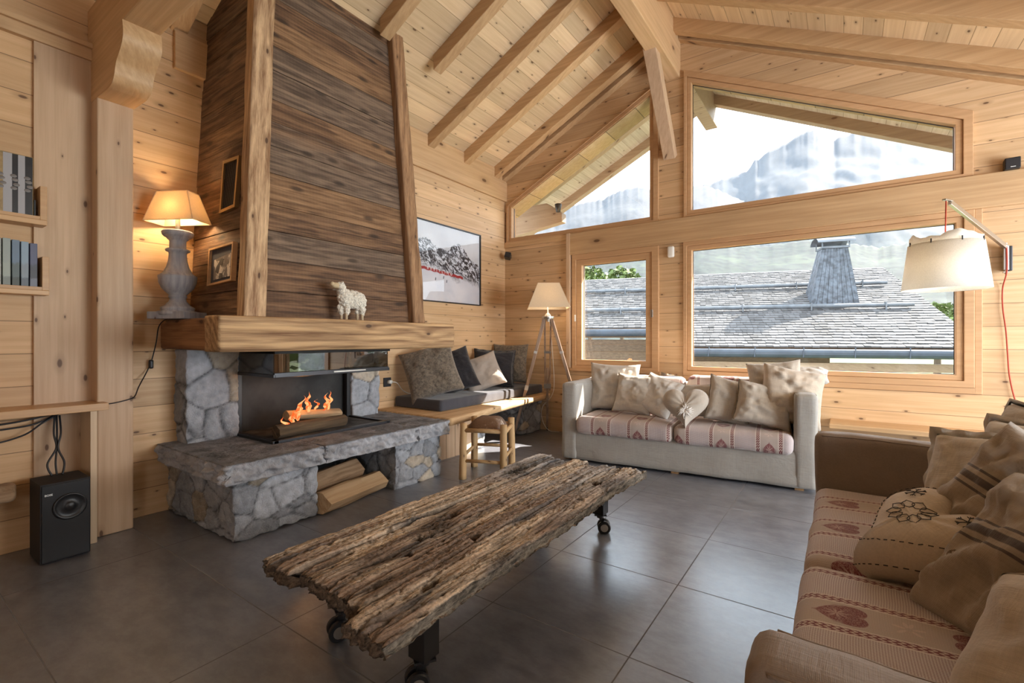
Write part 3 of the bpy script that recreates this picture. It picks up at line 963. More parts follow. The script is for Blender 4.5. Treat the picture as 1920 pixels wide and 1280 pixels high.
for a, b in ((-.3, -.27), (.3, -.27), (.3, .27), (-.3, .27)):
    p = ctr + HU * a + HN * b
    oriented(p, p + Vector((0, 0, .2)), .03, .03, (0, 1, 0), bm)
b3 = [(cos(t_) * .36, sin(t_) * .17) for t_ in frange(0.15, pi - 0.15, 10)]
for (n_a, z_a), (n_b, z_b) in zip(b3, b3[1:]):
    ps = []
    for dz in (0, 0.015):
        for (nn2, zz2, uu2) in ((n_a, z_a, -.42), (n_b, z_b, -.42), (n_b, z_b, .42), (n_a, z_a, .42)):
            ps.append(ctr + HU * uu2 + HN * nn2 + Vector((0, 0, .12 + zz2 + dz)))
    hexa(bm, ps)
hexa(bm, [ctr + HU * a + HN * b + Vector((0, 0, c)) for c in (0, .05) for a, b in ((-.3, -.27), (.3, -.27), (.3, .27), (-.3, .27))])
bmesh.ops.recalc_face_normals(bm, faces=bm.faces)
add('cowl', bm, M['zinc'], ch)

# ground outside, trees, mountains
N = NT('alpine slopes')
o_ = N.obj(); X = N.sep(o_)
geo = N.n('ShaderNodeNewGeometry')
nz_ = N.sep(geo.outputs['Normal'])[2]
n1 = N.noise(o_, 0.012, 8, 0.65); n2 = N.noise(o_, 0.08, 6, 0.7)
forest = N.mix(N.ramp(n2, 0.42, 0.58), (0.004, 0.010, 0.012), (0.018, 0.030, 0.024))
meadow = (0.03, 0.045, 0.03)
rock = N.mix(N.ramp(n2, 0.3, 0.7), (0.018, 0.018, 0.02), (0.045, 0.046, 0.05))
low = N.mix(N.ramp(n1, 0.58, 0.64), forest, meadow)
hh_ = N.ramp(N.add(X[2], N.mul(n1, 300.0)), 450.0, 700.0)
N.principled(N.mix(hh_, low, rock), 0.95)
M['alps'] = N.m
def ridge(name, pts, d0, d1, seed, res=90):
    """terrain rising from distance d0 to a crest at d1; pts = (azimuth tan, crest tan elevation)"""
    bm = bmesh.new()
    R_ = Vector((cos(YAW), sin(YAW), 0)); F_ = Vector((-sin(YAW), cos(YAW), 0))
    a0, a1 = pts[0][0], pts[-1][0]
    cols = res * 3
    grid = []
    for i in range(cols + 1):
        a = a0 + (a1 - a0) * i / cols
        for (x0, y0), (x1, y1) in zip(pts, pts[1:]):
            if x0 <= a <= x1 + 1e-9:
                h = y0 + (y1 - y0) * (a - x0) / (x1 - x0); break
        col_ = []
        for j in range(res + 1):
            t = j / res
            d = d0 + (d1 - d0) * t
            p = F_ * d + R_ * a * d
            n_ = noise.fractal(Vector((p.x, p.y, seed * 100.0)) * 0.004, 0.9, 2.1, 6)
            rg = abs(noise.noise(Vector((p.x * 0.006, p.y * 0.006, seed))))
            z = -60 + (h * d1 + 60) * (t ** 1.35) + (n_ * 32 - rg * 20) * min(1, 4 * t * (1.0 - t)) * d1 / 2500 + noise.fractal(Vector((a * 60, seed, 0)), 0.8, 2.2, 5) * 0.006 * d1 * t ** 7
            col_.append(bm.verts.new((p.x, p.y, z)))
        grid.append(col_)
    for i in range(cols):
        for j in range(res):
            bm.faces.new([grid[i][j], grid[i + 1][j], grid[i + 1][j + 1], grid[i][j + 1]])
    back = [bm.verts.new(Vector((g[-1].co.x, g[-1].co.y, 0)) * 1.15 + Vector((0, 0, -60))) for g in grid]
    for i in range(cols):
        bm.faces.new([grid[i][-1], grid[i + 1][-1], back[i + 1], back[i]])
    o = add(name, bm, M['alps'], smooth=True)
    o['kind'] = 'structure'
    return o
def A(u, v): return ((u - 960) / 885.7, (635 - v) / 885.7)
ridge('mountain_west', [A(700, 420), A(1000, 405), A(1040, 400), A(1080, 383), A(1130, 372), A(1175, 352), A(1205, 350), A(1225, 357), A(1260, 350), A(1300, 346), A(1340, 352), A(1420, 390), A(1500, 420)], 900, 2600, 3)
ridge('mountain_east', [A(1180, 400), A(1290, 352), A(1315, 350), A(1370, 330), A(1400, 322), A(1415, 300), A(1470, 270), A(1515, 244), A(1535, 244), A(1545, 254), A(1565, 262), A(1590, 250), A(1650, 235), A(1720, 240), A(1800, 250), A(1950, 230), A(2200, 260)], 1100, 3000, 7)
ridge('hill_near', [A(700, 470), A(1090, 480), A(1160, 468), A(1250, 472), A(1320, 455), A(1420, 462), A(1520, 448), A(1650, 462), A(1800, 440), A(2100, 430)], 250, 900, 11)
bm = bmesh.new()
bm.faces.new([bm.verts.new(p) for p in ((-1500, 5.6, -3.2), (1500, 5.6, -3.2), (1500, 2500, -55), (-1500, 2500, -55))])
g_ = add('ground_outside', bm, simple('meadow', (0.10, 0.14, 0.05), 0.95, nscale=0.05, nvar=0.4)); g_['kind'] = 'structure'

M['leaf'] = simple('sunlit leaves', (0.09, 0.13, 0.03), 0.7, nscale=1.5, nvar=0.5)
M['bark'] = simple('bark', (0.10, 0.07, 0.05), 0.9)
def tree(loc, h, r, label, seed):
    t = thing('leafy_tree', label, 'tree', loc, group='trees beyond the shingle roof')
    rnd = random.Random(seed)
    add('trunk', tube([loc, Vector(loc) + Vector((0.1, 0, h * 0.7))], lambda k_: 0.22 - 0.12 * k_, 8), M['bark'], t)
    bm = bmesh.new()
    for i in range(700):
        th, ph = rnd.uniform(0, 2 * pi), math.acos(rnd.uniform(-1, 1))
        rr = r * (0.75 + 0.35 * noise.noise(Vector((th, ph * 2, seed)))) * rnd.uniform(0.8, 1.05)
        c = Vector(loc) + Vector((rr * sin(ph) * cos(th), rr * sin(ph) * sin(th), h * 0.72 + rr * 0.75 * cos(ph)))
        s = rnd.uniform(0.12, 0.3) * r / 2
        a = Vector((rnd.uniform(-1, 1), rnd.uniform(-1, 1), rnd.uniform(-1, 1))).normalized()
        b = a.orthogonal().normalized(); cc = a.cross(b)
        bm.faces.new([bm.verts.new(c + b * s), bm.verts.new(c + cc * s), bm.verts.new(c - b * s), bm.verts.new(c - cc * s * .6)])
    add('crown', bm, M['leaf'], t)
def W2(u, v, d):
    return Vector((0, 0, 1.15)) + d * (Vector((cos(YAW), sin(YAW), 0)) * (u - 960) / 885.7 + Vector((-sin(YAW), cos(YAW), 0)) + Vector((0, 0, -(v - 635) / 885.7)))
for i, p_ in enumerate(((3.6, 9.2), (5.2, 8.0), (7.0, 9.5))):
    tree((p_[0], p_[1], -3.4), 6.2, 1.6, ['leafy tree outside the far right of the window wall, the one nearest the house', 'leafy tree outside the far right of the window wall, the rightmost', 'leafy tree outside the far right of the window wall, the farthest off'][(0, 1, 2)[i]], i + 30)
for i, (u, v, d, r, lb) in enumerate([(1105, 520, 30, 1.3, 'leafy green tree above the roof edge, seen at the left of the small casement'),
                                      (1165, 522, 34, 1.5, 'leafy green tree above the roof edge, seen in the middle of the small casement'),
                                      (1755, 588, 24, 1.1, 'sunlit yellow green tree right of the shingle roof in the large window'),
                                      (1795, 625, 22, 1.3, 'sunlit yellow green tree lowest at the right edge of the large window')]):
    p = W2(u, v, d)
    h = p.z + 3.4
    tree((p.x, p.y, -3.4), h / 0.72 * 0.98, r, lb, i + 5)

# valley haze: real scattering air between the chalets and the mountains
Nv = NT('valley haze')
sv = Nv.n('ShaderNodeVolumeScatter')
sv.inputs['Color'].default_value = (0.30, 0.38, 0.48, 1)
sv.inputs['Density'].default_value = 0.00013
sv.inputs['Anisotropy'].default_value = -0.35
Nv.t.links.new(sv.outputs[0], Nv.out.inputs['Volume'])
o = add('valley_haze', box(-2600, 2600, 60, 3600, -70, 900), Nv.m)
tag(o, 'pale blue morning haze filling the valley before the mountains', 'haze', kind='stuff')
# ================================================================== FIREPLACE
fp = thing('fireplace', 'grey rubble stone fireplace with glass stove, old timber mantel and tapered barn board hood', 'fireplace', (-3.3, 2.1, 0))
add('stone_pier', stonebox(XL, -2.79, 1.265, 1.785, 0, 0.36, 1, 5.0, amp=0.024, r=0.012), M['stone'], fp, smooth=True)
add('stone_pier', stonebox(XL, -2.79, 2.43, 2.925, 0, 0.36, 2, 6.0, amp=0.022, r=0.012), M['stone'], fp, smooth=True)
add('stone_column', stonebox(XL, -3.53, 1.305, 1.64, 0.44, 1.085, 3, 3.4, aniso=1.15, amp=0.024, r=0.014), M['stone'], fp, smooth=True)
add('stone_column', stonebox(XL, -3.54, 2.59, 2.89, 0.44, 1.085, 4, 4.2, aniso=1.2, tone=1.1, r=0.014), M['stone'], fp, smooth=True)
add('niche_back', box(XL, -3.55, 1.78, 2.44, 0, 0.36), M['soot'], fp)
# hearth slab: three thick stones, split face at the edges
for y0, y1, sd in ((1.20, 1.80, 0), (1.806, 2.62, 1), (2.626, 2.985, 2)):
    def fn(p, d, sd=sd):
        side = 1 - abs(d.z)
        ch = noise.fractal(Vector((p.x * 16, p.y * 16, p.z * 22 + sd * 9)), 0.9, 2.1, 4)
        vo = noise.voronoi(Vector((p.x * 17, p.y * 17, p.z * 24 + sd * 5)))[0][0]
        top = noise.fractal(Vector((p.x * 22, p.y * 22, sd)), 0.8, 2.1, 4) * 0.003
        v2 = noise.voronoi(Vector((p.x * 34, p.y * 34, p.z * 40 + sd)))[0][0]
        return side * (0.030 * ch - 0.030 * vo - 0.014 * v2 + 0.016) + (1 - side) * top * 1.5
    bm = roundbox(XL, -2.735, y0, y1, 0.345, 0.458, 0.006, 0.0075, fn)
    lay = bm.verts.layers.float_color.new('Col')
    for v in bm.verts:
        g = 0.22 + 0.16 * noise.noise(v.co * 9) + (0.20 if v.co.z < 0.452 else -0.02)
        v[lay] = (g * 1.0, g * 1.01, g * 1.08, 1)
    add('hearth_slab', bm, M['stone'], fp, smooth=True)
# firebox
bm = bmesh.new()
box(XL, -3.62, 1.62, 2.62, 0.45, 1.085, bm)
add('firebox_back', bm, M['soot'], fp)
add('firebox_floor', box(-3.62, -3.11, 1.69, 2.56, 0.455, 0.468), simple('ash grey floor', (0.09, 0.085, 0.082), 0.9, nscale=9, nvar=0.6), fp)
add('firebox_ceiling', box(-3.62, -3.05, 1.64, 2.60, 1.05, 1.08), M['soot'], fp)
bm = box(-3.11, -3.06, 1.64, 2.60, 0.457, 0.478); box(-3.6, -3.06, 1.63, 1.675, 0.457, 0.478, bm); box(-3.6, -3.06, 2.575, 2.61, 0.457, 0.478, bm)
bevel_mod(add('hearth_frame', bm, M['steel'], fp), 0.003)
for ya_, yb2 in ((1.64, 1.675), (2.555, 2.59)): bevel_mod(add('upright_rail', box(-3.60, -3.56, ya_, yb2, 0.457, 1.08), M['black'], fp), 0.003)
# raised guillotine door (three panes)
door = thing('raised', None, None)
bpy.data.objects.remove(door)
bm = box(-3.078, -3.055, 1.64, 2.59, 0.892, 0.925); box(-3.56, -3.055, 1.632, 1.65, 0.892, 0.915, bm); box(-3.56, -3.055, 2.58, 2.60, 0.892, 0.915, bm)
dr = add('glass_door', bm, M['steel'], fp); bevel_mod(dr, 0.003)
bm = box(-3.068, -3.063, 1.645, 2.588, 0.925, 1.075); add('door_glass', bm, M['fireglass'], dr)
bm = box(-3.55, -3.07, 1.640, 1.645, 0.915, 1.075); add('door_glass', bm, M['fireglass'], dr)
bm = box(-3.55, -3.07, 2.588, 2.593, 0.915, 1.075); add('door_glass', bm, M['fireglass'], dr)
bm = box(-3.055, -3.050, 2.08, 2.36, 0.905, 0.914); add('door_handle', bm, M['chrome'], dr)

# mantel timbers
def hewn(x0, x1, y0, y1, z0, z1, r, res, seed, amp=0.006, long=1):
    def fn(p, d):
        q = [p.x * 9, p.y * 9, p.z * 9]; q[long] *= 0.25
        fine_ = [p.x * 60, p.y * 60, p.z * 60]; fine_[long] *= 0.06
        edge = 0.0
        nzd = sorted(abs(c) for c in d)
        if nzd[1] > 0.25: edge = -0.010 * max(0, noise.noise(Vector(q) * 2.2 + Vector((seed, 3, 1))) + 0.2)
        return amp * noise.noise(Vector(q) + Vector((seed * 7, 0, 0))) + 0.0022 * noise.noise(Vector(fine_)) + edge
    return roundbox(x0, x1, y0, y1, z0, z1, r, res, fn)
bm = hewn(-2.895, -2.715, 1.155, 3.02, 1.077, 1.279, 0.012, 0.014, 1)
add('mantel_beam', bm, M['old_beam'], fp, smooth=True)
bm = hewn(XL, -2.897, 1.225, 1.42, 1.082, 1.272, 0.012, 0.016, 2, long=0)
add('mantel_return', bm, M['old_beam_x'], fp, smooth=True)
bm = hewn(XL, -2.897, 2.78, 2.96, 1.082, 1.272, 0.012, 0.02, 3, long=0)
add('mantel_return', bm, M['old_beam_x'], fp, smooth=True)
add('mantel_shelf', box(XL, -2.9, 1.42, 2.78, 1.08, 1.27), M['old_beam_x'], fp)

# hood: boards front and left, hewn corner posts
def lx(z): return -2.905 - 0.087 * (z - 1.28)
def ly(z): return 1.40 + 0.066 * (z - 1.28)          # left edge of front boards
def ry_(z): return 2.70 - 0.028 * (z - 1.28)
def wy(z): return 1.395 + 0.052 * (z - 1.28)          # left side plane at the wall
rnd = random.Random(4)
zs = [1.279]
hts = [0.17, 0.20, 0.185, 0.165, 0.21, 0.18, 0.165, 0.15, 0.20, 0.17, 0.19, 0.15, 0.17, 0.2, 0.17, 0.18]
for h in hts: zs.append(zs[-1] + h)
bm = bmesh.new(); lay = bm.verts.layers.float_color.new('Col')
bs = bmesh.new(); lays = bs.verts.layers.float_color.new('Col')
for i in range(len(zs) - 1):
    a, b = zs[i] + 0.0015, zs[i + 1] - 0.0015
    if a > 3.80: break
    b = min(b, 3.80)
    splits = [(ly, ry_)]
    colr = (rnd.random(), rnd.random(), rnd.random(), 1)
    if i in (2, 5, 8, 9, 12): colr = (colr[0], 0.95, 0.1, 1)
    if i in (4, 7, 10): colr = (colr[0], 0.3, 0.85, 1)
    if i in (0, 1): colr = (colr[0], 0.15, 0.2, 1)
    o0 = rnd.uniform(-.004, .004)
    def cap(x): return zl(x) + 0.02
    za, zb = a, b
    ps = [(lx(za) - .03, ly(za), za), (lx(za) + o0, ly(za), za), (lx(za) + o0, ry_(za), za), (lx(za) - .03, ry_(za), za),
          (lx(zb) - .03, ly(zb), zb), (lx(zb) + o0, ly(zb), zb), (lx(zb) + o0, ry_(zb), zb), (lx(zb) - .03, ry_(zb), zb)]
    for v_ in hexa(bm, ps): v_[lay] = colr
    c2 = (rnd.random(), rnd.random() * 0.5, rnd.random() * .8, 1)
    o1 = rnd.uniform(-.003, .003)
    q = []
    for z_ in (za, zb):
        q += [(XL, wy(z_) + o1, z_), (lx(z_) - .03, wy(z_) + o1, z_), (lx(z_) - .03, wy(z_) + .03, z_), (XL, wy(z_) + .03, z_)]
    for v_ in hexa(bs, q): v_[lays] = c2
bmesh.ops.recalc_face_normals(bm, faces=bm.faces); bmesh.ops.recalc_face_normals(bs, faces=bs.faces)
o = add('front_boards', bm, M['barn'], fp); bevel_mod(o, 0.002)
o = add('side_boards', bs, M['barn_side'], fp); bevel_mod(o, 0.002)
bs = bmesh.new()
q = []
for z_ in (1.28, 3.8):
    q += [(XL, ry_(z_) - .02, z_), (lx(z_) - .03, ry_(z_) - .02, z_), (lx(z_) - .03, ry_(z_), z_), (XL, ry_(z_), z_)]
hexa(bs, q); bmesh.ops.recalc_face_normals(bs, faces=bs.faces)
add('side_boards', bs, M['barn_side'], fp)
def leaning_post(name, p0, p1, wx, wy_, mat, seed):
    bm = gridbox(-wx / 2, wx / 2, -wy_ / 2, wy_ / 2, 0, 1, 6, 6, 120)
    p0, p1 = Vector(p0), Vector(p1)
    for v_ in bm.verts:
        t = v_.co.z
        base = p0.lerp(p1, t)
        k_ = 1.0
        cx_, cy_ = v_.co.x / (wx / 2), v_.co.y / (wy_ / 2)
        corner = abs(cx_) * abs(cy_)
        wob = noise.noise(Vector((cx_ * 1.3 + seed, cy_ * 1.3, t * 7)))
        k_ = 1 + 0.05 * wob - 0.10 * corner * max(0, noise.noise(Vector((seed, cx_, t * 9))) + .3)
        crack = 0.0
        if wx and cx_ > 0.9 and abs(cy_ - (0.15 if seed == 1 else -0.1)) < 0.18: crack = -0.006
        v_.co = base + Vector((v_.co.x * k_ + crack, v_.co.y * k_, 0))
    return add(name, bm, mat, fp, smooth=True)
leaning_post('hood_post', (-2.885, 1.41, 1.272), (-3.10, 1.59, 3.78), 0.09, 0.13, M['old_post'], 1)
dark_post = wood('dark hewn post', (0.13, 0.06, 0.026), (0.40, 0.23, 0.115), knot=(0.04, 0.02, 0.01), g=2, a=1, knots=0.5, kscale=1.2, ring=0.8,
                 rough=0.8, bump=0.9, fine=2.2)
leaning_post('hood_post', (-2.885, 2.735, 1.272), (-3.10, 2.68, 3.76), 0.09, 0.125, dark_post, 2)
# vent on the hood side
vt = thing('vent_grille', 'dark mesh vent in a narrow brass frame on the hood side above the photo', 'vent', (-3.18, 1.38, 2.12))
P0 = [(-3.285, 1.955), (-3.08, 1.965), (-3.06, 2.285), (-3.275, 2.295)]
def sidey(z): return wy(z) - 0.004
def tiltbm(bm):
    for v_ in bm.verts: v_.co.y += wy(v_.co.z) - 1.40
    return bm
add('frame', tiltbm(ring_y(P0, poly_off(P0, 0.02), 1.372, 1.398)), simple('brass', (0.40, 0.27, 0.12), 0.35, 0.8), vt)
bm = prism_y(poly_off(P0, 0.018), 1.388, 1.397)
for z_ in frange(1.985, 2.265, 28): box(-3.265, -3.09, 1.383, 1.389, z_ - .0015, z_ + .0015, bm)
for x_ in frange(-3.26, -3.09, 18): box(x_ - .0015, x_ + .0015, 1.381, 1.387, 1.98, 2.27, bm)
add('mesh_panel', tiltbm(bm), M['black'], vt)
ph = thing('framed_photo', 'small framed black and white photo on the hood side beside the lamp', 'picture', (-3.22, 1.38, 1.62))
P0 = [(-3.395, 1.492), (-3.065, 1.507), (-3.065, 1.748), (-3.395, 1.737)]
add('frame', tiltbm(ring_y(P0, poly_off(P0, 0.013), 1.368, 1.398)), M['desk'], ph)
add('mat_board', tiltbm(prism_y(poly_off(P0, 0.012), 1.385, 1.396)), simple('dark blue mat', (0.055, 0.055, 0.07), 0.8), ph)
N = NT('grey snow photo'); nf = N.noise(N.obj(), 16, 5, 0.6, 0.8)
N.principled(N.mix(N.ramp(nf, 0.48, 0.56), (0.16, 0.14, 0.13), (0.62, 0.56, 0.50)), 0.4)
bm = prism_y([(-3.335, 1.53), (-3.115, 1.54), (-3.115, 1.685), (-3.335, 1.66)], 1.381, 1.3845)
add('print', tiltbm(bm), N.m, ph)
bm = prism_y([(-3.31, 1.58), (-3.27, 1.565), (-3.25, 1.62), (-3.22, 1.615), (-3.20, 1.655), (-3.24, 1.66), (-3.27, 1.635), (-3.30, 1.61)], 1.3795, 1.3808)
prism_y([(-3.26, 1.535), (-3.21, 1.535), (-3.215, 1.565), (-3.25, 1.568)], 1.3795, 1.3808, bm)
add('figure', tiltbm(bm), simple('dark print tone', (0.09, 0.08, 0.075), 0.5), ph)

# ------------------------------------------------------------------ logs, fire
M['bark_log'] = wood('burnt bark', (0.045, 0.028, 0.016), (0.17, 0.11, 0.06), g=1, a=2, knots=0.2, rough=0.95, bump=1.0, fine=3.0)
M['split_log'] = wood('split log', (0.42, 0.26, 0.13), (0.66, 0.47, 0.28), g=1, a=2, knots=0.2, rough=0.85, bump=0.9, fine=1.6)
M['old_split'] = wood('weathered split log', (0.22, 0.13, 0.07), (0.46, 0.31, 0.19), g=1, a=2, knots=0.2, rough=0.9, bump=0.9, fine=1.8)
def log(name, p0, p1, r, mat, label, group, seed, sides=14, wedge=False, flat=1.0):
    p0, p1 = Vector(p0), Vector(p1)
    mid = (p0 + p1) / 2; d = p1 - p0; L = d.length
    t = thing(name, label, 'log', (mid.x, mid.y, min(p0.z, p1.z) - r * flat), math.atan2(d.y, d.x) - pi / 2, group)
    bm = bmesh.new()
    dn = d.normalized(); s = dn.cross(Vector((0, 0, 1))).normalized(); u = s.cross(dn)
    rings = []
    n = 40
    for i in range(n + 1):
        q = p0.lerp(p1, i / n)
        ring = []
        for k in range(sides):
            a = 2 * pi * k / sides
            if wedge:
                c_, s_ = cos(a), sin(a)
                m_ = max(abs(c_) * 0.75 + abs(s_ + 0.15) * 0.9, 0.55)
                rr = r / m_
            else: rr = r
            rr *= 1 + 0.12 * noise.noise(Vector((cos(a) * 1.5 + seed, sin(a) * 1.5, i / n * 2.5))) + 0.05 * noise.noise(Vector((cos(a) * 9, sin(a) * 9, i / n * 4 + seed)))
            ring.append(bm.verts.new(q + s * cos(a) * rr + u * sin(a) * rr * flat + dn * 0.012 * noise.noise(Vector((cos(a) * 3, sin(a) * 3, seed + i // n)))))
        rings.append(ring)
    for a, b in zip(rings, rings[1:]):
        for k in range(sides): bm.faces.new([a[k], a[(k + 1) % sides], b[(k + 1) % sides], b[k]])
    bm.faces.new(rings[0][::-1]); bm.faces.new(rings[-1])
    o = add('wood', bm, mat, t, smooth=True)
    e = o.modifiers.new('edges', 'EDGE_SPLIT'); e.split_angle = radians(40)
    o.name = 'split_wood'
    return t
log('log', (-3.17, 1.71, 0.513), (-3.22, 2.28, 0.513), 0.047, M['bark_log'], 'dark bark log lying at the front of the stove under the flames', 'logs in the stove', 1)
log('log', (-3.33, 1.86, 0.515), (-3.36, 2.34, 0.515), 0.046, M['bark_log'], 'dark log at the back of the stove, mostly hidden behind the front log', 'logs in the stove', 2)
log('log', (-3.27, 1.84, 0.605), (-3.25, 2.26, 0.572), 0.046, M['split_log'], 'pale split log resting on top of the dark logs in the stove', 'logs in the stove', 3, wedge=True, flat=0.8)
log('firewood_log', (-2.80, 1.80, 0.085), (-2.905, 2.35, 0.085), 0.092, M['split_log'], 'pale split firewood log at the front of the niche below the hearth', 'firewood under the hearth', 4, sides=10, wedge=True, flat=0.85)
log('firewood_log', (-2.99, 1.80, 0.15), (-3.06, 2.26, 0.17), 0.10, M['old_split'], 'greyer split firewood log behind the pale one in the hearth niche', 'firewood under the hearth', 6, sides=10, wedge=True, flat=0.9)
# flames
N = NT('orange flame')
lw = N.n('ShaderNodeLayerWeight'); lw.inputs[0].default_value = 0.4
em = N.n('ShaderNodeEmission')
nf = N.noise(N.obj(), 22, 4, 0.6, 1.0)
N.put(em.inputs[0], N.mix(N.ramp(nf, 0.38, 0.6), (1.0, 0.10, 0.015), (1.0, 0.42, 0.16))); em.inputs[1].default_value = 1.25
tr = N.n('ShaderNodeBsdfTransparent'); mx = N.n('ShaderNodeMixShader')
N.put(mx.inputs[0], N.ramp(N.add(N.noise(N.obj(), 34, 3, 0.5, 0.8), N.mul(lw.outputs['Facing'], -0.25)), 0.24, 0.38))
N.t.links.new(tr.outputs[0], mx.inputs[1]); N.t.links.new(em.outputs[0], mx.inputs[2]); N.t.links.new(mx.outputs[0], N.out.inputs[0])
M['flame'] = N.m
fl_ = thing('fire', 'orange flames licking round the logs in the stove', 'fire', (-3.22, 1.95, 0.47))
def flame(x, y, z, h, w, seed, lean=0.0):
    bm = bmesh.new()
    n, sg = 18, 10
    rings = []
    for i in range(n + 1):
        t = i / n
        cx_ = x + 0.02 * noise.noise(Vector((seed, t * 2.5, 0)))
        cy_ = y + lean * t + 0.05 * noise.noise(Vector((seed, 5, t * 3.0)))
        r = w * (sin(pi * min(1, (t + 0.12) * 0.95)) ** 0.8) * (1 - t) ** 0.35 * (0.75 + 0.6 * noise.noise(Vector((seed * 2, t * 6, 2)))) + 0.0006
        rings.append([bm.verts.new((cx_ + r * 0.45 * cos(2 * pi * k / sg), cy_ + r * sin(2 * pi * k / sg), z + h * t)) for k in range(sg)])
    for a, b in zip(rings, rings[1:]):
        for k in range(sg): bm.faces.new([a[k], a[(k + 1) % sg], b[(k + 1) % sg], b[k]])
    bm.faces.new(rings[0][::-1]); bm.faces.new(rings[-1])
    add('flame', bm, M['flame'], fl_, smooth=True)
for a in ((-3.16, 1.80, 0.50, 0.115, 0.030, 1, -0.02), (-3.19, 1.86, 0.53, 0.12, 0.026, 2, 0.03), (-3.20, 1.90, 0.58, 0.16, 0.030, 3, 0.06), (-3.22, 1.93, 0.56, 0.10, 0.024, 4, 0.02),
          (-3.23, 2.02, 0.61, 0.15, 0.032, 5, 0.0), (-3.22, 2.07, 0.62, 0.08, 0.018, 6, 0.02), (-3.22, 2.14, 0.61, 0.13, 0.030, 7, 0.03), (-3.23, 2.18, 0.61, 0.14, 0.022, 8, 0.02)):
    flame(a[0], a[1] - 0.03, *a[2:])
fd = bpy.data.lights.new('firelight', 'POINT'); fd.energy = 1.3; fd.color = (1, 0.42, 0.12); fd.shadow_soft_size = 0.05
fo = bpy.data.objects.new('firelight', fd); fo.location = (-3.24, 1.98, 0.74); COL.objects.link(fo)

# ------------------------------------------------------------------ sheep figurine on the mantel
def blob(bm, c, r, seg=14):
    b = bmesh.new(); bmesh.ops.create_uvsphere(b, u_segments=seg, v_segments=seg, radius=1.0)
    for v_ in b.verts: v_.co = Vector(c) + Vector((v_.co.x * r[0], v_.co.y * r[1], v_.co.z * r[2]))
    me_ = bpy.data.meshes.new('t'); b.to_mesh(me_); b.free(); bm.from_mesh(me_); bpy.data.meshes.remove(me_)
sh = thing('sheep_figurine', 'small white woolly sheep figurine looking up, standing on the mantel beam', 'figurine', (-2.80, 2.03, 1.279))
sh.scale = (1.13, 1.13, 1.13)
bx, by, bz = -2.80, 2.03, 1.279
bm = bmesh.new()
blob(bm, (bx, by + 0.03, bz + 0.128), (0.042, 0.082, 0.056))
blob(bm, (bx, by - 0.035, bz + 0.135), (0.038, 0.045, 0.056))
blob(bm, (bx, by + 0.075, bz + 0.115), (0.038, 0.042, 0.055))
blob(bm, (bx, by - 0.055, bz + 0.175), (0.026, 0.030, 0.045))
blob(bm, (bx, by - 0.062, bz + 0.205), (0.024, 0.026, 0.026))
blob(bm, (bx + .012, by + 0.085, bz + 0.07), (0.018, 0.02, 0.04)); blob(bm, (bx - .014, by + 0.07, bz + 0.07), (0.018, 0.02, 0.04))
blob(bm, (bx + .012, by - 0.025, bz + 0.07), (0.018, 0.020, 0.045)); blob(bm, (bx - .014, by - 0.05, bz + 0.07), (0.018, 0.02, 0.045))
o = add('woolly_body', bm, linen('cream wool', (0.74, 0.68, 0.58), 100, fuzz=150, bstr=0.8), sh, smooth=True)
rm = o.modifiers.new('remesh', 'REMESH'); rm.mode = 'VOXEL'; rm.voxel_size = 0.0035; rm.use_smooth_shade = True
tx = bpy.data.textures.new('wool', 'CLOUDS'); tx.noise_scale = 0.016; tx.noise_depth = 2
dm = o.modifiers.new('wool', 'DISPLACE'); dm.texture = tx; dm.strength = 0.018; dm.mid_level = 0.5
bm = bmesh.new()
blob(bm, (bx, by - 0.095, bz + 0.205), (0.017, 0.030, 0.018)); blob(bm, (bx, by - 0.118, bz + 0.212), (0.012, 0.014, 0.013))
add('face', bm, simple('sheep face', (0.55, 0.42, 0.26), 0.8), sh, smooth=True)
for s in (-1, 1):
    bm = bmesh.new(); blob(bm, (bx + s * .03, by - 0.078 - 0.01 * (s > 0), bz + 0.182), (0.020, 0.014, 0.006))
    add('ear', bm, M['linen_cream'], sh, smooth=True)
    for yy in (-0.04, 0.075):
        add('leg', tube([(bx + s * .013, by + yy + .008 * s, bz), (bx + s * .013, by + yy + .008 * s, bz + 0.07)], 0.0085, 10), simple('sheep leg', (0.6, 0.46, 0.30), 0.8), sh, smooth=True)

# ------------------------------------------------------------------ table lamp
lx0, ly0, lz0 = -3.515, 1.255, 1.276
def zz(v): return 1.15 + (635 - v) * 3.05 / 885.7
tl = thing('table_lamp', 'table lamp with grey turned wooden baluster foot and lit linen shade on the mantel', 'lamp', (lx0, ly0, lz0), radians(30))
M['greywash'] = wood('grey washed wood', (0.26, 0.26, 0.29), (0.44, 0.43, 0.45), g=2, a=0, knots=0.1, rough=0.75, bump=0.5, fine=1.5)
prof = [(0.0, 1.30), (0.108, 1.300), (0.112, 1.312), (0.108, 1.325), (0.088, 1.330), (0.094, 1.340), (0.092, 1.352), (0.070, 1.362), (0.060, 1.378), (0.048, 1.39),
        (0.043, 1.41), (0.050, 1.416), (0.050, 1.424), (0.046, 1.43), (0.066, 1.45), (0.088, 1.475), (0.102, 1.51), (0.106, 1.545), (0.106, 1.553), (0.098, 1.557),
        (0.078, 1.575), (0.062, 1.61), (0.052, 1.65), (0.048, 1.69), (0.050, 1.705), (0.066, 1.712), (0.068, 1.722), (0.060, 1.727), (0.046, 1.731), (0.045, 1.775),
        (0.050, 1.785), (0.058, 1.79), (0.060, 1.797), (0.075, 1.805), (0.084, 1.815), (0.088, 1.832), (0.080, 1.842), (0.02, 1.845), (0.0, 1.845)]
add('turned_foot', lathe(prof, (lx0, ly0, 0.0), 48), M['greywash'], tl, smooth=True)
bm = box(-0.125, 0.125, -0.10, 0.10, 1.2765 - lz0, 1.322 - lz0)
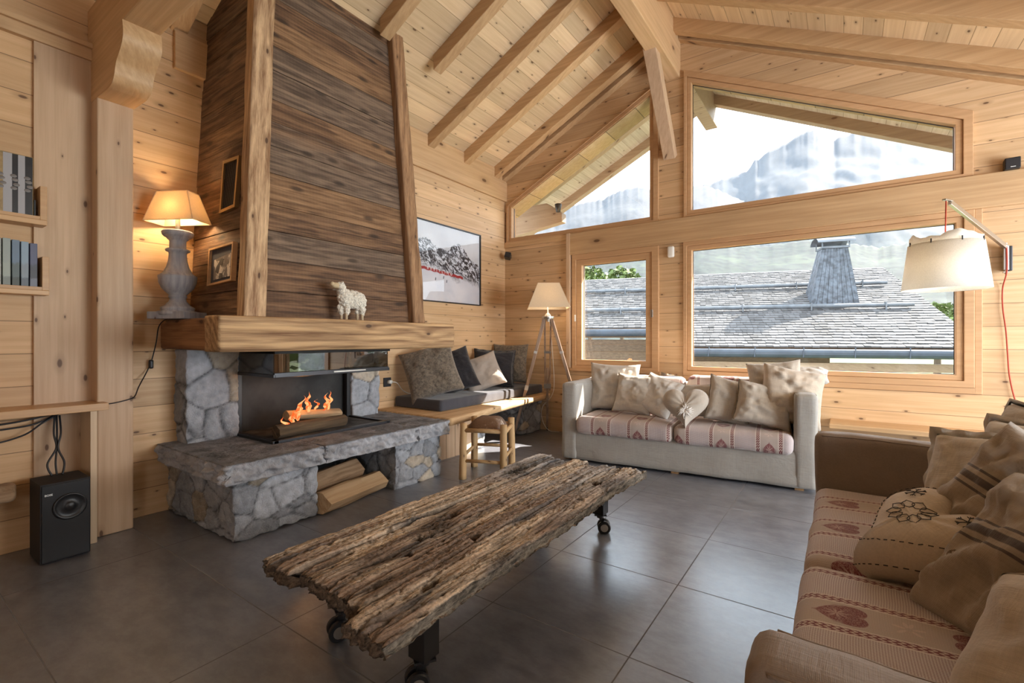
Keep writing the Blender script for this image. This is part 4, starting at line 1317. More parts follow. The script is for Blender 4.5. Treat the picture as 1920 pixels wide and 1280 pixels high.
add('plinth', bm, M['greywash'], tl, local=True); bevel_mod(bpy.data.objects['plinth'], 0.004)
add('lamp_holder', cyl((lx0, ly0, 1.84), (lx0, ly0, 1.92), 0.014), M['chrome'], tl)
def pyramid_shade(parent, bz_, tz, bw, bd, tw, td, mat, name='lamp_shade'):
    bm = bmesh.new()
    def ringp(w_, d_, z_): return [bm.verts.new((a * w_ / 2, b * d_ / 2, z_)) for a, b in ((-1, -1), (1, -1), (1, 1), (-1, 1))]
    a, b = ringp(bw, bd, bz_), ringp(tw, td, tz)
    for k_ in range(4): bm.faces.new([a[k_], a[(k_ + 1) % 4], b[(k_ + 1) % 4], b[k_]])
    o = add(name, bm, mat, parent, local=True)
    s = o.modifiers.new('cloth', 'SOLIDIFY'); s.thickness = 0.002
    bm = bmesh.new()
    for w_, d_, z_ in ((bw, bd, bz_), (tw, td, tz)):
        cs = [Vector((a_ * w_ / 2, b_ * d_ / 2, z_)) for a_, b_ in ((-1, -1), (1, -1), (1, 1), (-1, 1))]
        for k_ in range(4): tube([cs[k_], cs[(k_ + 1) % 4]], 0.0022, 6, bm)
    ca = [Vector((a_ * bw / 2, b_ * bd / 2, bz_)) for a_, b_ in ((-1, -1), (1, -1), (1, 1), (-1, 1))]
    cb = [Vector((a_ * tw / 2, b_ * td / 2, tz)) for a_, b_ in ((-1, -1), (1, -1), (1, 1), (-1, 1))]
    for k_ in range(4): tube([ca[k_], cb[k_]], 0.0018, 6, bm)
    add('shade_piping', bm, mat, o, local=True)
    return o
pyramid_shade(tl, 1.90 - lz0, 2.09 - lz0, 0.335, 0.165, 0.21, 0.10, M['shade_linen'])
def bulb(parent, loc, power, color=(1, 0.72, 0.40), size=0.04):
    d = bpy.data.lights.new('bulb_light', 'POINT'); d.energy = power; d.color = color; d.shadow_soft_size = size
    o = bpy.data.objects.new('bulb_light', d); o.location = loc; COL.objects.link(o)
    return o
bulb(tl, (lx0, ly0, 1.985), 8)
c_ = smooth_path([(-3.53, 1.215, 1.285), (-3.60, 1.20, 1.262), (-3.655, 1.195, 1.22), (-3.68, 1.19, 1.12), (-3.70, 1.17, 1.00), (-3.69, 1.14, 0.93), (-3.62, 1.08, 0.85), (-3.54, 1.036, 0.80), (-3.522, 1.0, 0.785), (-3.515, 0.93, 0.772), (-3.52, 0.89, 0.77)])
add('cord', tube(c_, 0.0035, 6), M['black'], tl, smooth=True)
add('cord_switch', roundbox(-3.708, -3.682, 1.155, 1.180, 0.955, 1.015, 0.01, 0.006), M['black'], tl, smooth=True)

# ================================================================== BENCH
bn = thing('bench', 'built-in pine plank bench on stone supports along the left wall by the fireplace', 'bench', (-3.4, 4.0, 0))
bm = roundbox(XL, -2.95, 2.99, YB, 0.405, 0.468, 0.01, 0.03)
for v_ in bm.verts:
    t = (v_.co.y - 2.99) / (YB - 2.99)
    fx = -2.735 - 0.29 * t + 0.012 * noise.noise(Vector((0, v_.co.y * 3, v_.co.z * 8)))
    v_.co.x = XL + (v_.co.x - XL) * (fx - XL) / (-2.95 - XL)
add('seat_plank', bm, wood('rustic bench plank', (0.50, 0.30, 0.14), (0.76, 0.54, 0.31), g=1, a=0, knots=0.4, rough=0.7, bump=0.6, fine=1.6), bn, smooth=True)
bm = stonebox(XL + .02, -3.12, 4.66, 5.10, 0, 0.405, 8, 5.5, res=0.014); add('stone_support', bm, M['stone'], bn, smooth=True)
bm = stonebox(-3.55, -3.12, 3.72, 3.95, 0, 0.405, 9, 6.5, res=0.014); add('stone_support', bm, M['stone'], bn, smooth=True)
bm = bmesh.new()
for i in range(6): box(-3.14, -3.115, 2.97 + i * .125, 2.97 + i * .125 + .121, 0, 0.405, bm)
bevel_mod(add('front_panel', bm, M['beam_z'], bn), 0.003)
cu = thing('bench_cushion', 'long slate grey seat cushion lying on the pine bench', 'cushion', (-3.4, 4.1, 0.47))
def fn(p, d): return 0.004 * noise.noise(Vector((p.x * 4, p.y * 4, p.z * 4))) + 0.003 * noise.noise(Vector((p.x * 3, p.y * 14, p.z * 3))) - 0.0
bm = roundbox(XL + .01, -3.10, 3.22, 5.12, 0.470, 0.575, 0.018, 0.022, fn)
for v_ in bm.verts:
    t = (v_.co.y - 3.22) / 1.9
    v_.co.x += -0.0 + (0.03 - 0.05 * t) * (v_.co.x - XL) / 0.6
add('cushion_body', bm, M['greyfabric'], cu, smooth=True)

# ------------------------------------------------------------------ pillows
def frame_from(n, roll=0.0, yaxis=None):
    """local Z = outward normal, local Y = up-ish"""
    z = Vector(n).normalized()
    x = Vector(yaxis or (0, 0, 1)).cross(z)
    if x.length < 1e-3: x = Vector((1, 0, 0))
    x.normalize()
    y = z.cross(x)
    Mx = Matrix((x, y, z)).transposed().to_4x4()
    return Mx @ Matrix.Rotation(roll, 4, 'Z')

def pillow_bm(w, h, t, seed=0, n=34, flange=0.0, pinch=0.10, wr=1.0, sag=0.0, fold=0.0):
    bm = bmesh.new()
    top, bot = {}, {}
    def prof_(u, v):
        a = max(0.0, 1 - abs(u) ** 2.6); b = max(0.0, 1 - abs(v) ** 2.6)
        return (a * b) ** 0.42
    for i in range(n + 1):
        for j in range(n + 1):
            u, v = -1 + 2 * i / n, -1 + 2 * j / n
            # concave sides between the corners
            x = w / 2 * u * (1 - pinch * (1 - v * v) * abs(u) ** 1.5)
            y = h / 2 * v * (1 - pinch * (1 - u * u) * abs(v) ** 1.5)
            f = prof_(u, v)
            ang = math.atan2(v, u)
            nz = noise.fractal(Vector((u * 1.6 + seed * 3.7, v * 1.6, seed)), 0.9, 2.1, 3)
            edge = max(abs(u), abs(v))
            cr_ = (abs(u) * abs(v)) ** 1.2
            rad = (sin(ang * 15 + seed + 5 * nz) * 0.010 * cr_ + 0.006 * noise.noise(Vector((u * 3 + v * 2, v * 9 + seed, seed)))) * edge * (1 - edge) * 4
            wav = sin((u * 0.7 + v * 1.0) * 6 + seed + nz * 4) * 0.007 * f
            zt = t / 2 * f * (1 + 0.22 * nz) + wr * (rad + wav) * min(1, f * 2)
            y2 = y - sag * (1 - v) * 0.0
            zt2 = t / 2 * f * (1 - 0.18 * nz) + wr * (-rad + wav * 0.5) * min(1, f * 2)
            fl2 = fold * (u * u) 
            rim = (i in (0, n) or j in (0, n))
            wob = 0.006 * wr * noise.noise(Vector((u * 4, v * 4, seed + 9))) if rim else 0
            tv = bm.verts.new((x, y2, (0 if rim else zt) + wob + fl2))
            top[i, j] = tv
            bot[i, j] = tv if rim else bm.verts.new((x, y2, -zt2 + fl2))
    for i in range(n):
        for j in range(n):
            bm.faces.new([top[i, j], top[i + 1, j], top[i + 1, j + 1], top[i, j + 1]])
            f = [bot[i, j], bot[i, j + 1], bot[i + 1, j + 1], bot[i + 1, j]]
            bm.faces.new(f)
    if flange:
        loop = [(i, 0) for i in range(n)] + [(n, j) for j in range(n)] + [(i, n) for i in range(n, 0, -1)] + [(0, j) for j in range(n, 0, -1)]
        outer = []
        for k, (i, j) in enumerate(loop):
            u, v = -1 + 2 * i / n, -1 + 2 * j / n
            p = top[i, j].co
            s_ = flange
            q = Vector((p.x + (s_ if i == n else -s_ if i == 0 else 0), p.y + (s_ if j == n else -s_ if j == 0 else 0), p.z + 0.007 * sin(k * 0.9 + seed) + 0.004 * noise.noise(Vector((k, seed, 0)))))
            outer.append((bm.verts.new(q + Vector((0, 0, 0.001))), bm.verts.new(q - Vector((0, 0, 0.001)))))
        m_ = len(loop)
        for k in range(m_):
            a, b = top[loop[k]], top[loop[(k + 1) % m_]]
            bm.faces.new([a, outer[k][0], outer[(k + 1) % m_][0], b])
            bm.faces.new([a, b, outer[(k + 1) % m_][1], outer[k][1]])
            bm.faces.new([outer[k][0], outer[k][1], outer[(k + 1) % m_][1], outer[(k + 1) % m_][0]])
    return bm

def pillow(name, c, nrm, w, h, t, mat, label, cat='cushion', roll=0.0, seed=0, flange=0.0, pinch=0.08, wr=1.0, piping=None, group=None, fold=0.0, bm=None, yaxis=None):
    bm = bm or pillow_bm(w, h, t, seed, flange=flange, pinch=pinch, wr=wr, fold=fold)
    me = bpy.data.meshes.new(name)
    bm.normal_update()
    bmesh.ops.recalc_face_normals(bm, faces=bm.faces)
    bm.to_mesh(me); bm.free()
    me.materials.append(mat)
    for p in me.polygons: p.use_smooth = True
    o = bpy.data.objects.new(name, me)
    COL.objects.link(o)
    Mx = Matrix.Translation(c) @ frame_from(nrm, roll, yaxis)
    o.matrix_world = Mx
    MW[o.name] = Mx
    tag(o, label, cat, group)
    if piping:
        n_ = 60
        pts = []
        for k in range(n_ + 1):
            s_ = 4 * k / n_; q = int(s_) % 4; f = s_ - int(s_)
            u, v = [(-1 + 2 * f, -1), (1, -1 + 2 * f), (1 - 2 * f, 1), (-1, 1 - 2 * f)][q]
            x = w / 2 * u * (1 - pinch * (1 - v * v) * abs(u) ** 1.5); y = h / 2 * v * (1 - pinch * (1 - u * u) * abs(v) ** 1.5)
            pts.append(Vector((x, y, 0.004 * sin(k * 1.7))))
        add('piping', tube(pts, 0.0045, 6, cap=False), piping, o, local=True, smooth=True)
    return o

PG = 'cushions on the pine bench'
pillow('scatter_cushion', (-3.39, 3.42, 0.82), (0.62, -0.70, 0.36), 0.54, 0.54, 0.21, M['fur_brown'], 'big brown fur cushion at the fireplace end of the bench', seed=1, roll=0.30, group=PG, wr=0.5)
pillow('scatter_cushion', (-3.45, 3.84, 0.80), (0.55, -0.72, 0.42), 0.42, 0.50, 0.17, M['fur_dark'], 'near-black fur cushion between the brown fur one and the beige one', seed=2, roll=0.36, group=PG, wr=0.5)
pillow('scatter_cushion', (-3.36, 4.19, 0.765), (0.60, -0.68, 0.42), 0.46, 0.42, 0.15, M['felt_beige'], 'plain beige cushion leaning in front of two dark cushions on the bench', seed=3, roll=0.36, group=PG, wr=0.4)
pillow('scatter_cushion', (-3.44, 4.52, 0.80), (0.50, -0.70, 0.30), 0.47, 0.43, 0.12, M['fur_dark'], 'near-black cushion with pointed corners behind the beige cushion', seed=4, roll=-0.05, flange=0.02, group=PG, wr=0.5)
pillow('scatter_cushion', (-3.46, 4.88, 0.84), (0.35, -0.90, 0.22), 0.46, 0.50, 0.15, M['fur_brown'], 'brown fur cushion standing in the corner of the room', seed=5, roll=0.0, group=PG, wr=0.6)

# socket and plug with its white lead
so = thing('wall_socket', 'black power socket with a white plug on the left wall above the bench', 'socket', (XL, 3.13, 0.72))
bevel_mod(add('face_plate', box(XL, XL + 0.012, 3.085, 3.175, 0.675, 0.765), M['blackmat'], so), 0.003)
add('plug', cyl((XL + .01, 3.135, 0.722), (XL + 0.05, 3.15, 0.722), 0.018), M['white'], so, smooth=True)
add('lead', tube(smooth_path([(XL + .05, 3.15, 0.722), (XL + .07, 3.20, 0.71), (XL + .06, 3.27, 0.64), (XL + .05, 3.34, 0.60), (XL + .06, 3.42, 0.582), (XL + .05, 3.6, 0.582)]), 0.004, 8), M['white'], so, smooth=True)

# ================================================================== STOOL
def cam2w(l, d, z=0.0):
    return Vector((l * cos(YAW) - d * sin(YAW), l * sin(YAW) + d * cos(YAW), z))
M['stickwood'] = wood('peeled stick wood', (0.42, 0.25, 0.11), (0.60, 0.40, 0.20), g=2, a=0, knots=0.5, kscale=2, rough=0.7, bump=0.5)
M['stickwood_h'] = wood('peeled stick rungs', (0.42, 0.25, 0.11), (0.60, 0.40, 0.20), g=0, a=2, knots=0.5, kscale=2, rough=0.7, bump=0.5)
fA, fB, fD, fC = cam2w(-.405, 3.88), cam2w(-.065, 3.80), cam2w(0.0, 4.18), cam2w(-.34, 4.26)
cst = (fA + fB + fC + fD) / 4
st = thing('stool', 'round log stool with cowhide seat between the table and the bench', 'stool', tuple(cst))
for f_ in (fA, fB, fC, fD):
    t_ = f_ + Vector((0, 0, 0.455)) + (cst - f_) * 0.03
    add('leg', tube([f_.lerp(t_, k_ / 12) + 0.003 * noise.noise_vector(Vector((f_.x * 9, f_.y * 9, k_ * .5))) * (1 if k_ else 0) for k_ in range(13)],
                    lambda k_: 0.031 - 0.002 * k_, 16), M['stickwood'], st, smooth=True)
up = lambda p, z: Vector((p.x, p.y, z))
for a, b, z in ((fA, fB, .15), (fC, fD, .20), (fA, fC, .185), (fB, fD, .185), (fA, fB, .40), (fC, fD, .40), (fA, fC, .39), (fB, fD, .39)):
    add('rung', tube([up(a, z), up(a.lerp(b, .5), z + .002), up(b, z)], 0.014 if z < .3 else .018, 12), M['stickwood_h'], st, smooth=True)
N = NT('brown cowhide')
hf = N.noise(N.obj(), 6, 4, 0.6, 0.8); hr = N.noise(N.obj(), 90, 4, 0.7)
N.principled(N.mix(N.ramp(N.add(hf, N.mul(hr, .12)), 0.62, 0.72), N.mix(hr, (0.07, 0.035, 0.018), (0.24, 0.13, 0.07)), (0.62, 0.52, 0.42)), 0.6, hr, 0.8, 0.003)
bm = bmesh.new()
n = 26
gr = {}
ex_, ey_ = (fB - fA), (fC - fA)
for i in range(n + 1):
    for j in range(n + 1):
        u, v = -1 + 2 * i / n, -1 + 2 * j / n
        # squircle map
        x_ = u * sqrt(max(0, 1 - v * v / 2)) * 0.82 + u * 0.14; y_ = v * sqrt(max(0, 1 - u * u / 2)) * 0.82 + v * 0.14
        r2 = max(abs(u), abs(v))
        z_ = 0.405 + 0.085 * (1 - r2 ** 3.0) + 0.004 * noise.noise(Vector((u * 3, v * 3, 1)))
        gr[i, j] = bm.verts.new(cst + ex_ * x_ * .5 + ey_ * y_ * .5 + Vector((0, 0, z_)))
for i in range(n):
    for j in range(n): bm.faces.new([gr[i, j], gr[i + 1, j], gr[i + 1, j + 1], gr[i, j + 1]])
o = add('seat', bm, N.m, st, smooth=True)
s_ = o.modifiers.new('hide', 'SOLIDIFY'); s_.thickness = 0.03; s_.offset = -1

# ================================================================== COFFEE TABLE
N = NT('ancient weathered timber')
at = N.n('ShaderNodeAttribute', attribute_name='Col')
o_ = N.obj(); X = N.sep(o_)
st1 = N.noise(N.xyz(N.mul(X[0], 55.0), N.mul(X[1], 3.0), N.mul(X[2], 55.0)), 1.0, 7, 0.72, 0.4)
st2 = N.noise(N.xyz(N.mul(X[0], 160.0), N.mul(X[1], 9.0), N.mul(X[2], 160.0)), 1.0, 5, 0.75)
gr_ = N.noise(o_, 95, 5, 0.75, 0.5)
f = N.add(N.add(N.mul(st1, 0.6), N.mul(st2, 0.3)), N.mul(gr_, 0.35))
f = N.ramp(f, 0.46, 0.76)
v_ = N.add(0.16, N.mul(f, 1.35))
col = N.mix(1.0, at.outputs['Color'], N.xyz(v_, v_, v_), 'MULTIPLY')
N.principled(col, 0.85, N.add(st1, N.add(N.mul(st2, 0.6), N.mul(gr_, 0.5))), 1.0, 0.006)
M['ancient'] = N.m
tb = thing('coffee_table', 'low coffee table of rough ancient timber slabs on black castor legs', 'table', (-1.31, 1.75, 0))
TX0, TX1, TY0, TY1, TZ = -1.665, -0.945, 0.845, 2.68, 0.385
TH = 0.052
bm = gridbox(0, 1, 0, 1, 0, 1, 170, 400, 5)
lay = bm.verts.layers.float_color.new('Col')
rnd = random.Random(8)
edges = [0, .13, .26, .36, .49, .63, .76, 1.0]       # slab joints across the width
near = [-0.04, 0.035, 0.05, 0.07, 0.035, 0.085, 0.02]   # ragged ends
near = [0.005, 0.0, 0.035, 0.028, 0.02, 0.012, -0.055]
far = [0.03, -0.02, -0.035, 0.02, -0.045, 0.0, 0.03]
def plank_of(u):
    for i in range(7):
        if u < edges[i + 1]: return i
    return 6
holes = [(0.70, 0.30, .022, .030), (0.62, 0.37, .011, .013), (0.40, 0.36, .018, .05), (0.86, 0.14, .016, .03), (0.83, .80, .03, .03), (0.45, .22, .012, .02), (0.55, .17, .014, .02), (0.30, .10, .01, .015)]
for v_ in bm.verts:
    u, w_, h_ = v_.co
    uu = u + 0.018 * noise.noise(Vector((w_ * 3.2, 7.7, 0))) + 0.01 * noise.noise(Vector((w_ * 11, 3.3, 0)))
    k = plank_of(min(max(uu, 0.0), 0.999))
    rag = 0.018 * noise.noise(Vector((u * 26, 1.0 if w_ < .5 else 2.0, 0))) + 0.010 * noise.noise(Vector((u * 70, 4.0 if w_ < .5 else 5.0, h_ * 2)))
    y0 = TY0 + near[k] + rag; y1 = TY1 + far[k] + rag * 1.5
    y = y0 + (y1 - y0) * w_
    # side edges wander
    xl_ = TX0 - 0.02 * noise.noise(Vector((w_ * 6, 0.5, 0))) - 0.006 * noise.noise(Vector((w_ * 30, h_ * 2, 0)))
    xr_ = TX1 - 0.045 * sin(pi * min(1, max(0, w_))) * 0.4 + 0.022 * noise.noise(Vector((w_ * 5, 9.5, 0))) + 0.008 * noise.noise(Vector((w_ * 34, h_ * 3, 4)))
    x = xl_ + (xr_ - xl_) * u
    if h_ < 1 and (u > 0.995 or u < 0.005):     # rough undercut flanks
        x += (-1 if u > .5 else 1) * (0.012 * (1 - h_) + 0.008 * abs(noise.noise(Vector((h_ * 6, w_ * 60, 2)))))
    z = TZ - TH + TH * h_
    base = Vector((0.35, 0.26, 0.19))
    crackd = 0.0
    if h_ > 0.999:
        # long cracks and decayed furrows running with the grain
        q = Vector((x * 36, y * 2.3, k * 5.0))
        n1_ = noise.fractal(q, 0.9, 2.2, 5)
        n2_ = noise.noise(Vector((x * 60, y * 4.5, k * 3.0)))
        n3_ = noise.fractal(Vector((x * 75, y * 50, 1.0)), 0.8, 2.1, 3)
        fur = abs(noise.noise(Vector((x * 17, y * 1.25, k * 9.0 + 2))))
        crack = max(0, 1 - fur / 0.035)
        fur2 = abs(noise.noise(Vector((x * 44, y * 3.1, k * 7.0 + 5))))
        crack = max(crack, 0.6 * max(0, 1 - fur2 / 0.05))
        pit = max(0.0, noise.noise(Vector((x * 38, y * 17, 12.0))) - 0.42) * 3.0
        rot = max(0.0, noise.fractal(Vector((x * 5.5, y * 2.3, 4.0)), 0.9, 2.0, 3) - 0.12)
        jd = min(abs(uu - e_) for e_ in edges[1:-1]) * 0.72
        joint = max(0, 1 - jd / 0.007)
        hk = 0.0
        for hx, hy, ra, rb in holes:
            d_ = sqrt(((u - hx) * 0.72 / ra) ** 2 + ((w_ - hy) * 1.83 / rb) ** 2) + 0.35 * noise.noise(Vector((x * 60, y * 60, 0)))
            hk = max(hk, min(1.0, max(0.0, 1.35 - d_)))
        en = min(w_ * 1.83, (1 - w_) * 1.83, u * .72 + 0.01, (1 - u) * .72 + .01)
        endr = max(0, 1 - en / 0.035)
        dz = 0.0045 * n1_ + 0.003 * n2_ + 0.0045 * n3_ - 0.011 * crack - 0.012 * min(1, pit) - 0.020 * rot * (0.6 + n3_) - 0.022 * joint - 0.035 * hk - 0.014 * endr * endr * (0.6 + n3_)
        dz += [0.0, 0.006, -0.004, 0.003, -0.002, 0.004, 0.0][k]
        z += max(dz, -TH * 0.8)
        crackd = min(1, crack * 0.8 + joint + hk * 1.2 + rot * 1.0 + max(0, -n2_ - .25) * 1.0 + pit)
        tone = noise.fractal(Vector((x * 7, y * 1.1, k * 4.0)), 0.8, 2.0, 3)
        far_glare = min(1, max(0, (w_ - 0.40) / 0.5 + 0.6 * noise.noise(Vector((x * 5, y * 2.5, 8)))))  # window glare on the far end, painted into the vertex colour
        warm = Vector((0.25, 0.18, 0.135)); grey = Vector((0.37, 0.345, 0.33)); tan_ = Vector((0.52, 0.42, 0.32))
        base = warm.lerp(grey, far_glare)
        base = base.lerp(tan_, min(1, max(0, tone * 2.2 + 0.02 + 0.22 * (1 - far_glare))))
        slate = max(0, noise.fractal(Vector((x * 9, y * 1.4, 21.0)), 0.8, 2.0, 3) - 0.22) * 3.0
        base = base.lerp(Vector((0.10, 0.10, 0.11)), min(0.75, slate))
        base = base * 1.35 * (1 - 0.85 * crackd)
        if hk > .2: base = base.lerp(Vector((0.10, 0.045, 0.025)), min(1, hk))
    else:
        dn_ = noise.fractal(Vector((x * 50, y * 20, z * 50)), 0.8, 2.1, 3)
        base = Vector((0.20, 0.135, 0.09)) * (0.8 + dn_ * .6) if (u > .01 and u < .99) else Vector((0.30, 0.26, 0.21)) * (0.85 + dn_ * .7)
        if 0.002 < w_ < 0.998 and h_ < 0.001: z += 0.01 * dn_
        if (w_ < 0.002 or w_ > .998):
            y += 0.012 * dn_
            z -= 0.012 * (1 - h_) * noise.noise(Vector((u * 20, 3, 1)))
    v_.co = Vector((x, y, z))
    v_[lay] = (max(base.x, 0.006), max(base.y, 0.005), max(base.z, 0.004), 1)
add('timber_top', bm, M['ancient'], tb, smooth=True)
# legs
def caster(parent, x, y, ang):
    t = bm_leg = bmesh.new()
    box(x - .036, x + .036, y - .036, y + .036, 0.115, 0.345, bm_leg)
    lg = add('leg', bm_leg, M['black'], parent); bevel_mod(lg, 0.003)
    d = Vector((cos(ang), sin(ang), 0)); s = Vector((-sin(ang), cos(ang), 0))
    c = Vector((x, y, 0.038)) + d * 0.022
    bm = oriented(Vector((x, y, 0.112)) - s * .034, Vector((x, y, 0.112)) + s * .034, 0.07, 0.008)
    for k_ in (-1, 1):
        oriented(c + s * .006 * k_, Vector((x, y, 0.11)) + s * .006 * k_, 0.026, 0.004, tuple(s), bm)
    cyl((x, y, .09), (x, y, .115), .02, 16, bm)
    add('castor_fork', bm, M['steel'], lg)
    for k_ in (-1, 1):
        bm = bmesh.new()
        a = c + s * (0.010 * k_); b = c + s * (0.032 * k_)
        tube([a, a.lerp(b, .2), a.lerp(b, .8), b], lambda q: 0.034 if q in (0, 1) else 0.038, 28, bm)
        add('castor_wheel', bm, M['black'], lg, smooth=False)
        bm = bmesh.new(); tube([b, b + s * .002 * k_], 0.022, 24, bm); add('wheel_hub', bm, M['chrome'], lg)
caster(tb, -1.185, 2.60, 0.5)
caster(tb, -1.125, 1.10, -2.2)
caster(tb, -1.58, 1.12, -2.0)
caster(tb, -1.58, 2.58, 2.0)
bm = box(-1.60, -1.12, 1.06, 1.12, 0.322, 0.345)
add('cross_bar', bm, M['black'], tb)
add('cross_bar', box(-1.60, -1.14, 2.56, 2.62, 0.322, 0.345), M['black'], tb)
# ================================================================== SOFAS
def sofa(name, label, loc, rotz, L, D, armh, seatz, mat, arm_w=0.155, base_h=0.30, back_h=0.70, curve=0.03, cush=None, skirt=0.02):
    s = thing(name, label, 'sofa', loc, rotz, 'slipcovered sofas with red heart pattern seats')
    def cloth(p, d, a=0.006):
        return a * noise.noise(Vector((p.x * 3 + loc[0], p.y * 3, p.z * 5))) + a * 0.5 * noise.noise(Vector((p.x * 14, p.y * 14, p.z * 3)))
    bm = roundbox(0.0, L, 0.02, D - 0.02, skirt, base_h, 0.02, 0.035, cloth)
    for v_ in bm.verts:
        if v_.co.z < 0.12: v_.co.y += 0.006 * sin(v_.co.x * 9) * (v_.co.y < D / 2)
    add('slipcovered_base', bm, mat, s, smooth=True, local=True)
    for k_, (a, b) in enumerate(((0.0, arm_w), (L - arm_w, L))):
        def fa(p, d):
            return cloth(p, d, 0.007) + 0.0
        bm = roundbox(a, b, 0.0, D, skirt, armh, 0.035, 0.022, fa)
        for v_ in bm.verts:
            t = max(0, (v_.co.z - 0.2) / armh)
            v_.co.z += 0.006 * sin(v_.co.y * 8 + k_) * t
            v_.co.y += 0.01 * (1 - t) * (v_.co.y < 0.2)
        arm = add('arm', bm, mat, s, smooth=True, local=True)
        # welt seam round the arm front
        for sx_ in (-1, 1):
            pts = []
            for yy in frange(0.035, D - .04, 40):
                dd = Vector((sx_ * .707, 0, .707))
                pp = Vector(((a + .035) if sx_ < 0 else (b - .035), yy, armh - .035)) + dd * .035
                pp = pp + dd * fa(pp, dd)
                t = max(0, (pp.z - 0.2) / armh)
                pp.z += 0.006 * sin(yy * 8 + k_) * t
                pts.append(pp)
            add('arm_seam', tube(pts, 0.003, 6), mat, arm, smooth=True, local=True)
    bm = roundbox(0.03, L - 0.03, D - 0.17, D, skirt, back_h, 0.045, 0.035, cloth)
    add('backrest', bm, mat, s, smooth=True, local=True)
    inner0, inner1 = arm_w + 0.004, L - arm_w - 0.004
    mid = (inner0 + inner1) / 2
    for k_, (a, b) in enumerate(((inner0, mid - 0.003), (mid + 0.003, inner1))):
        w_ = b - a
        def fn(p, d, a=a, b=b, k_=k_):
            u = (p.x - a) / (b - a) * 2 - 1; v = (p.y - 0.0) / 0.72 * 2 - 1
            puff = 0.016 * max(0, 1 - u * u) * max(0, 1 - v * v) * max(0, d.z)
            return puff + 0.006 * noise.noise(Vector((p.x * 3, p.y * 3, k_ * 3))) + 0.003 * noise.noise(Vector((p.x * 12, p.y * 5, p.z * 6 + k_)))
        bm = roundbox(a, b, -curve, D - 0.16, seatz - 0.155, seatz, 0.05, 0.02, fn)
        o = add('seat_cushion', bm, M['kelsch'], s, smooth=True, local=True)
        bm = roundbox(a + .01, b - .01, D - 0.34, D - 0.155, seatz - 0.01, back_h + .08 - 0.02 * (1 - k_), 0.055, 0.022, fn)
        for v_ in bm.verts: v_.co.y += (v_.co.z - seatz) * 0.12 - 0.04
        add('back_cushion', bm, M['kelsch'], s, smooth=True, local=True)
    for fx in (0.12, L / 2, L - 0.12):
        add('foot', box(fx - .03, fx + .03, 0.06, 0.12, 0.0, skirt + .01), M['desk'], s, local=True)
    return s
S1 = sofa('sofa', 'pale grey slipcovered sofa standing under the windows', (-2.20, 3.935, 0), atan := math.atan2(0.205, 2.05), 2.06, 0.93, 0.735, 0.425, M['linen_grey'], back_h=0.72)
S2 = sofa('sofa', 'taupe slipcovered sofa cut off by the right edge of the view, beside the coffee table', (-0.122, 2.885, 0), -pi / 2, 2.15, 1.0, 0.685, 0.435, M['linen_brown'], arm_w=0.14, back_h=0.72, curve=-0.012)

def onS1(x, y, z):
    return (Matrix.Translation((-2.20, 3.935, 0)) @ Matrix.Rotation(atan, 4, 'Z')) @ Vector((x, y, z))
G1 = 'cushions on the sofa under the windows'
NF = (-0.1, -0.90, 0.38)
pillow('scatter_cushion', (-1.90, 4.50, 0.665), (0.28, -0.93, 0.22), 0.50, 0.48, 0.20, M['linen_cream'], 'large plain cream cushion against the left arm of the sofa under the windows', seed=11, roll=-0.03, wr=1.6, group=G1)
pillow('scatter_cushion', (-1.64, 4.36, 0.625), (0.10, -0.90, 0.34), 0.36, 0.38, 0.14, M['linen_cream'], 'second cushion from the left under the windows, half covering the big cream one', seed=12, roll=-0.08, wr=1.0, piping=M['sack_plain'], group=G1)
pillow('scatter_cushion', (-1.41, 4.38, 0.62), (-0.1, -0.86, 0.42), 0.38, 0.38, 0.15, M['linen_white'], 'sunlit piped cushion directly left of the heart cushion under the windows', seed=13, roll=-0.28, wr=1.0, piping=M['sack_plain'], group=G1)
pillow('scatter_cushion', (-1.08, 4.42, 0.60), (0.05, -0.92, 0.36), 0.40, 0.30, 0.12, M['linen_cream'], 'cream piped cushion standing behind the heart cushion on the sofa under the windows', seed=14, roll=0.05, wr=0.8, piping=M['sack_plain'], group=G1)
pillow('scatter_cushion', (-0.80, 4.37, 0.62), (0.45, -0.82, 0.36), 0.36, 0.40, 0.17, M['linen_oat'], 'piped oat cushion directly right of the heart cushion under the windows', seed=15, roll=-0.25, wr=0.8, piping=M['fur_brown'], group=G1)
pillow('scatter_cushion', (-0.53, 4.30, 0.615), (0.28, -0.85, 0.42), 0.42, 0.36, 0.16, M['linen_oat'], 'piped sand cushion leaning against the biggest cushion at the right end under the windows', seed=16, roll=-0.20, wr=0.9, piping=M['fur_brown'], group=G1)
pillow('scatter_cushion', (-0.345, 4.40, 0.69), (0.30, -0.86, 0.36), 0.46, 0.48, 0.19, M['linen_sand'], 'biggest sand linen cushion against the right arm of the sofa under the windows', seed=17, roll=-0.20, wr=1.8, group=G1)
pillow('scatter_cushion', (-0.48, 4.62, 0.74), (0.05, -0.93, 0.22), 0.42, 0.44, 0.17, M['linen_oat'], 'oat linen cushion partly hidden behind the biggest sand cushion under the windows', seed=18, roll=0.12, wr=1.2, group=G1)
pillow('scatter_cushion', (-0.27, 4.80, 0.83), (0.0, -0.35, 0.92), 0.34, 0.24, 0.12, M['linen_white'], 'bright white cushion lying on top of the sofa back in front of the large window', seed=19, roll=0.05, wr=1.0, group=G1)

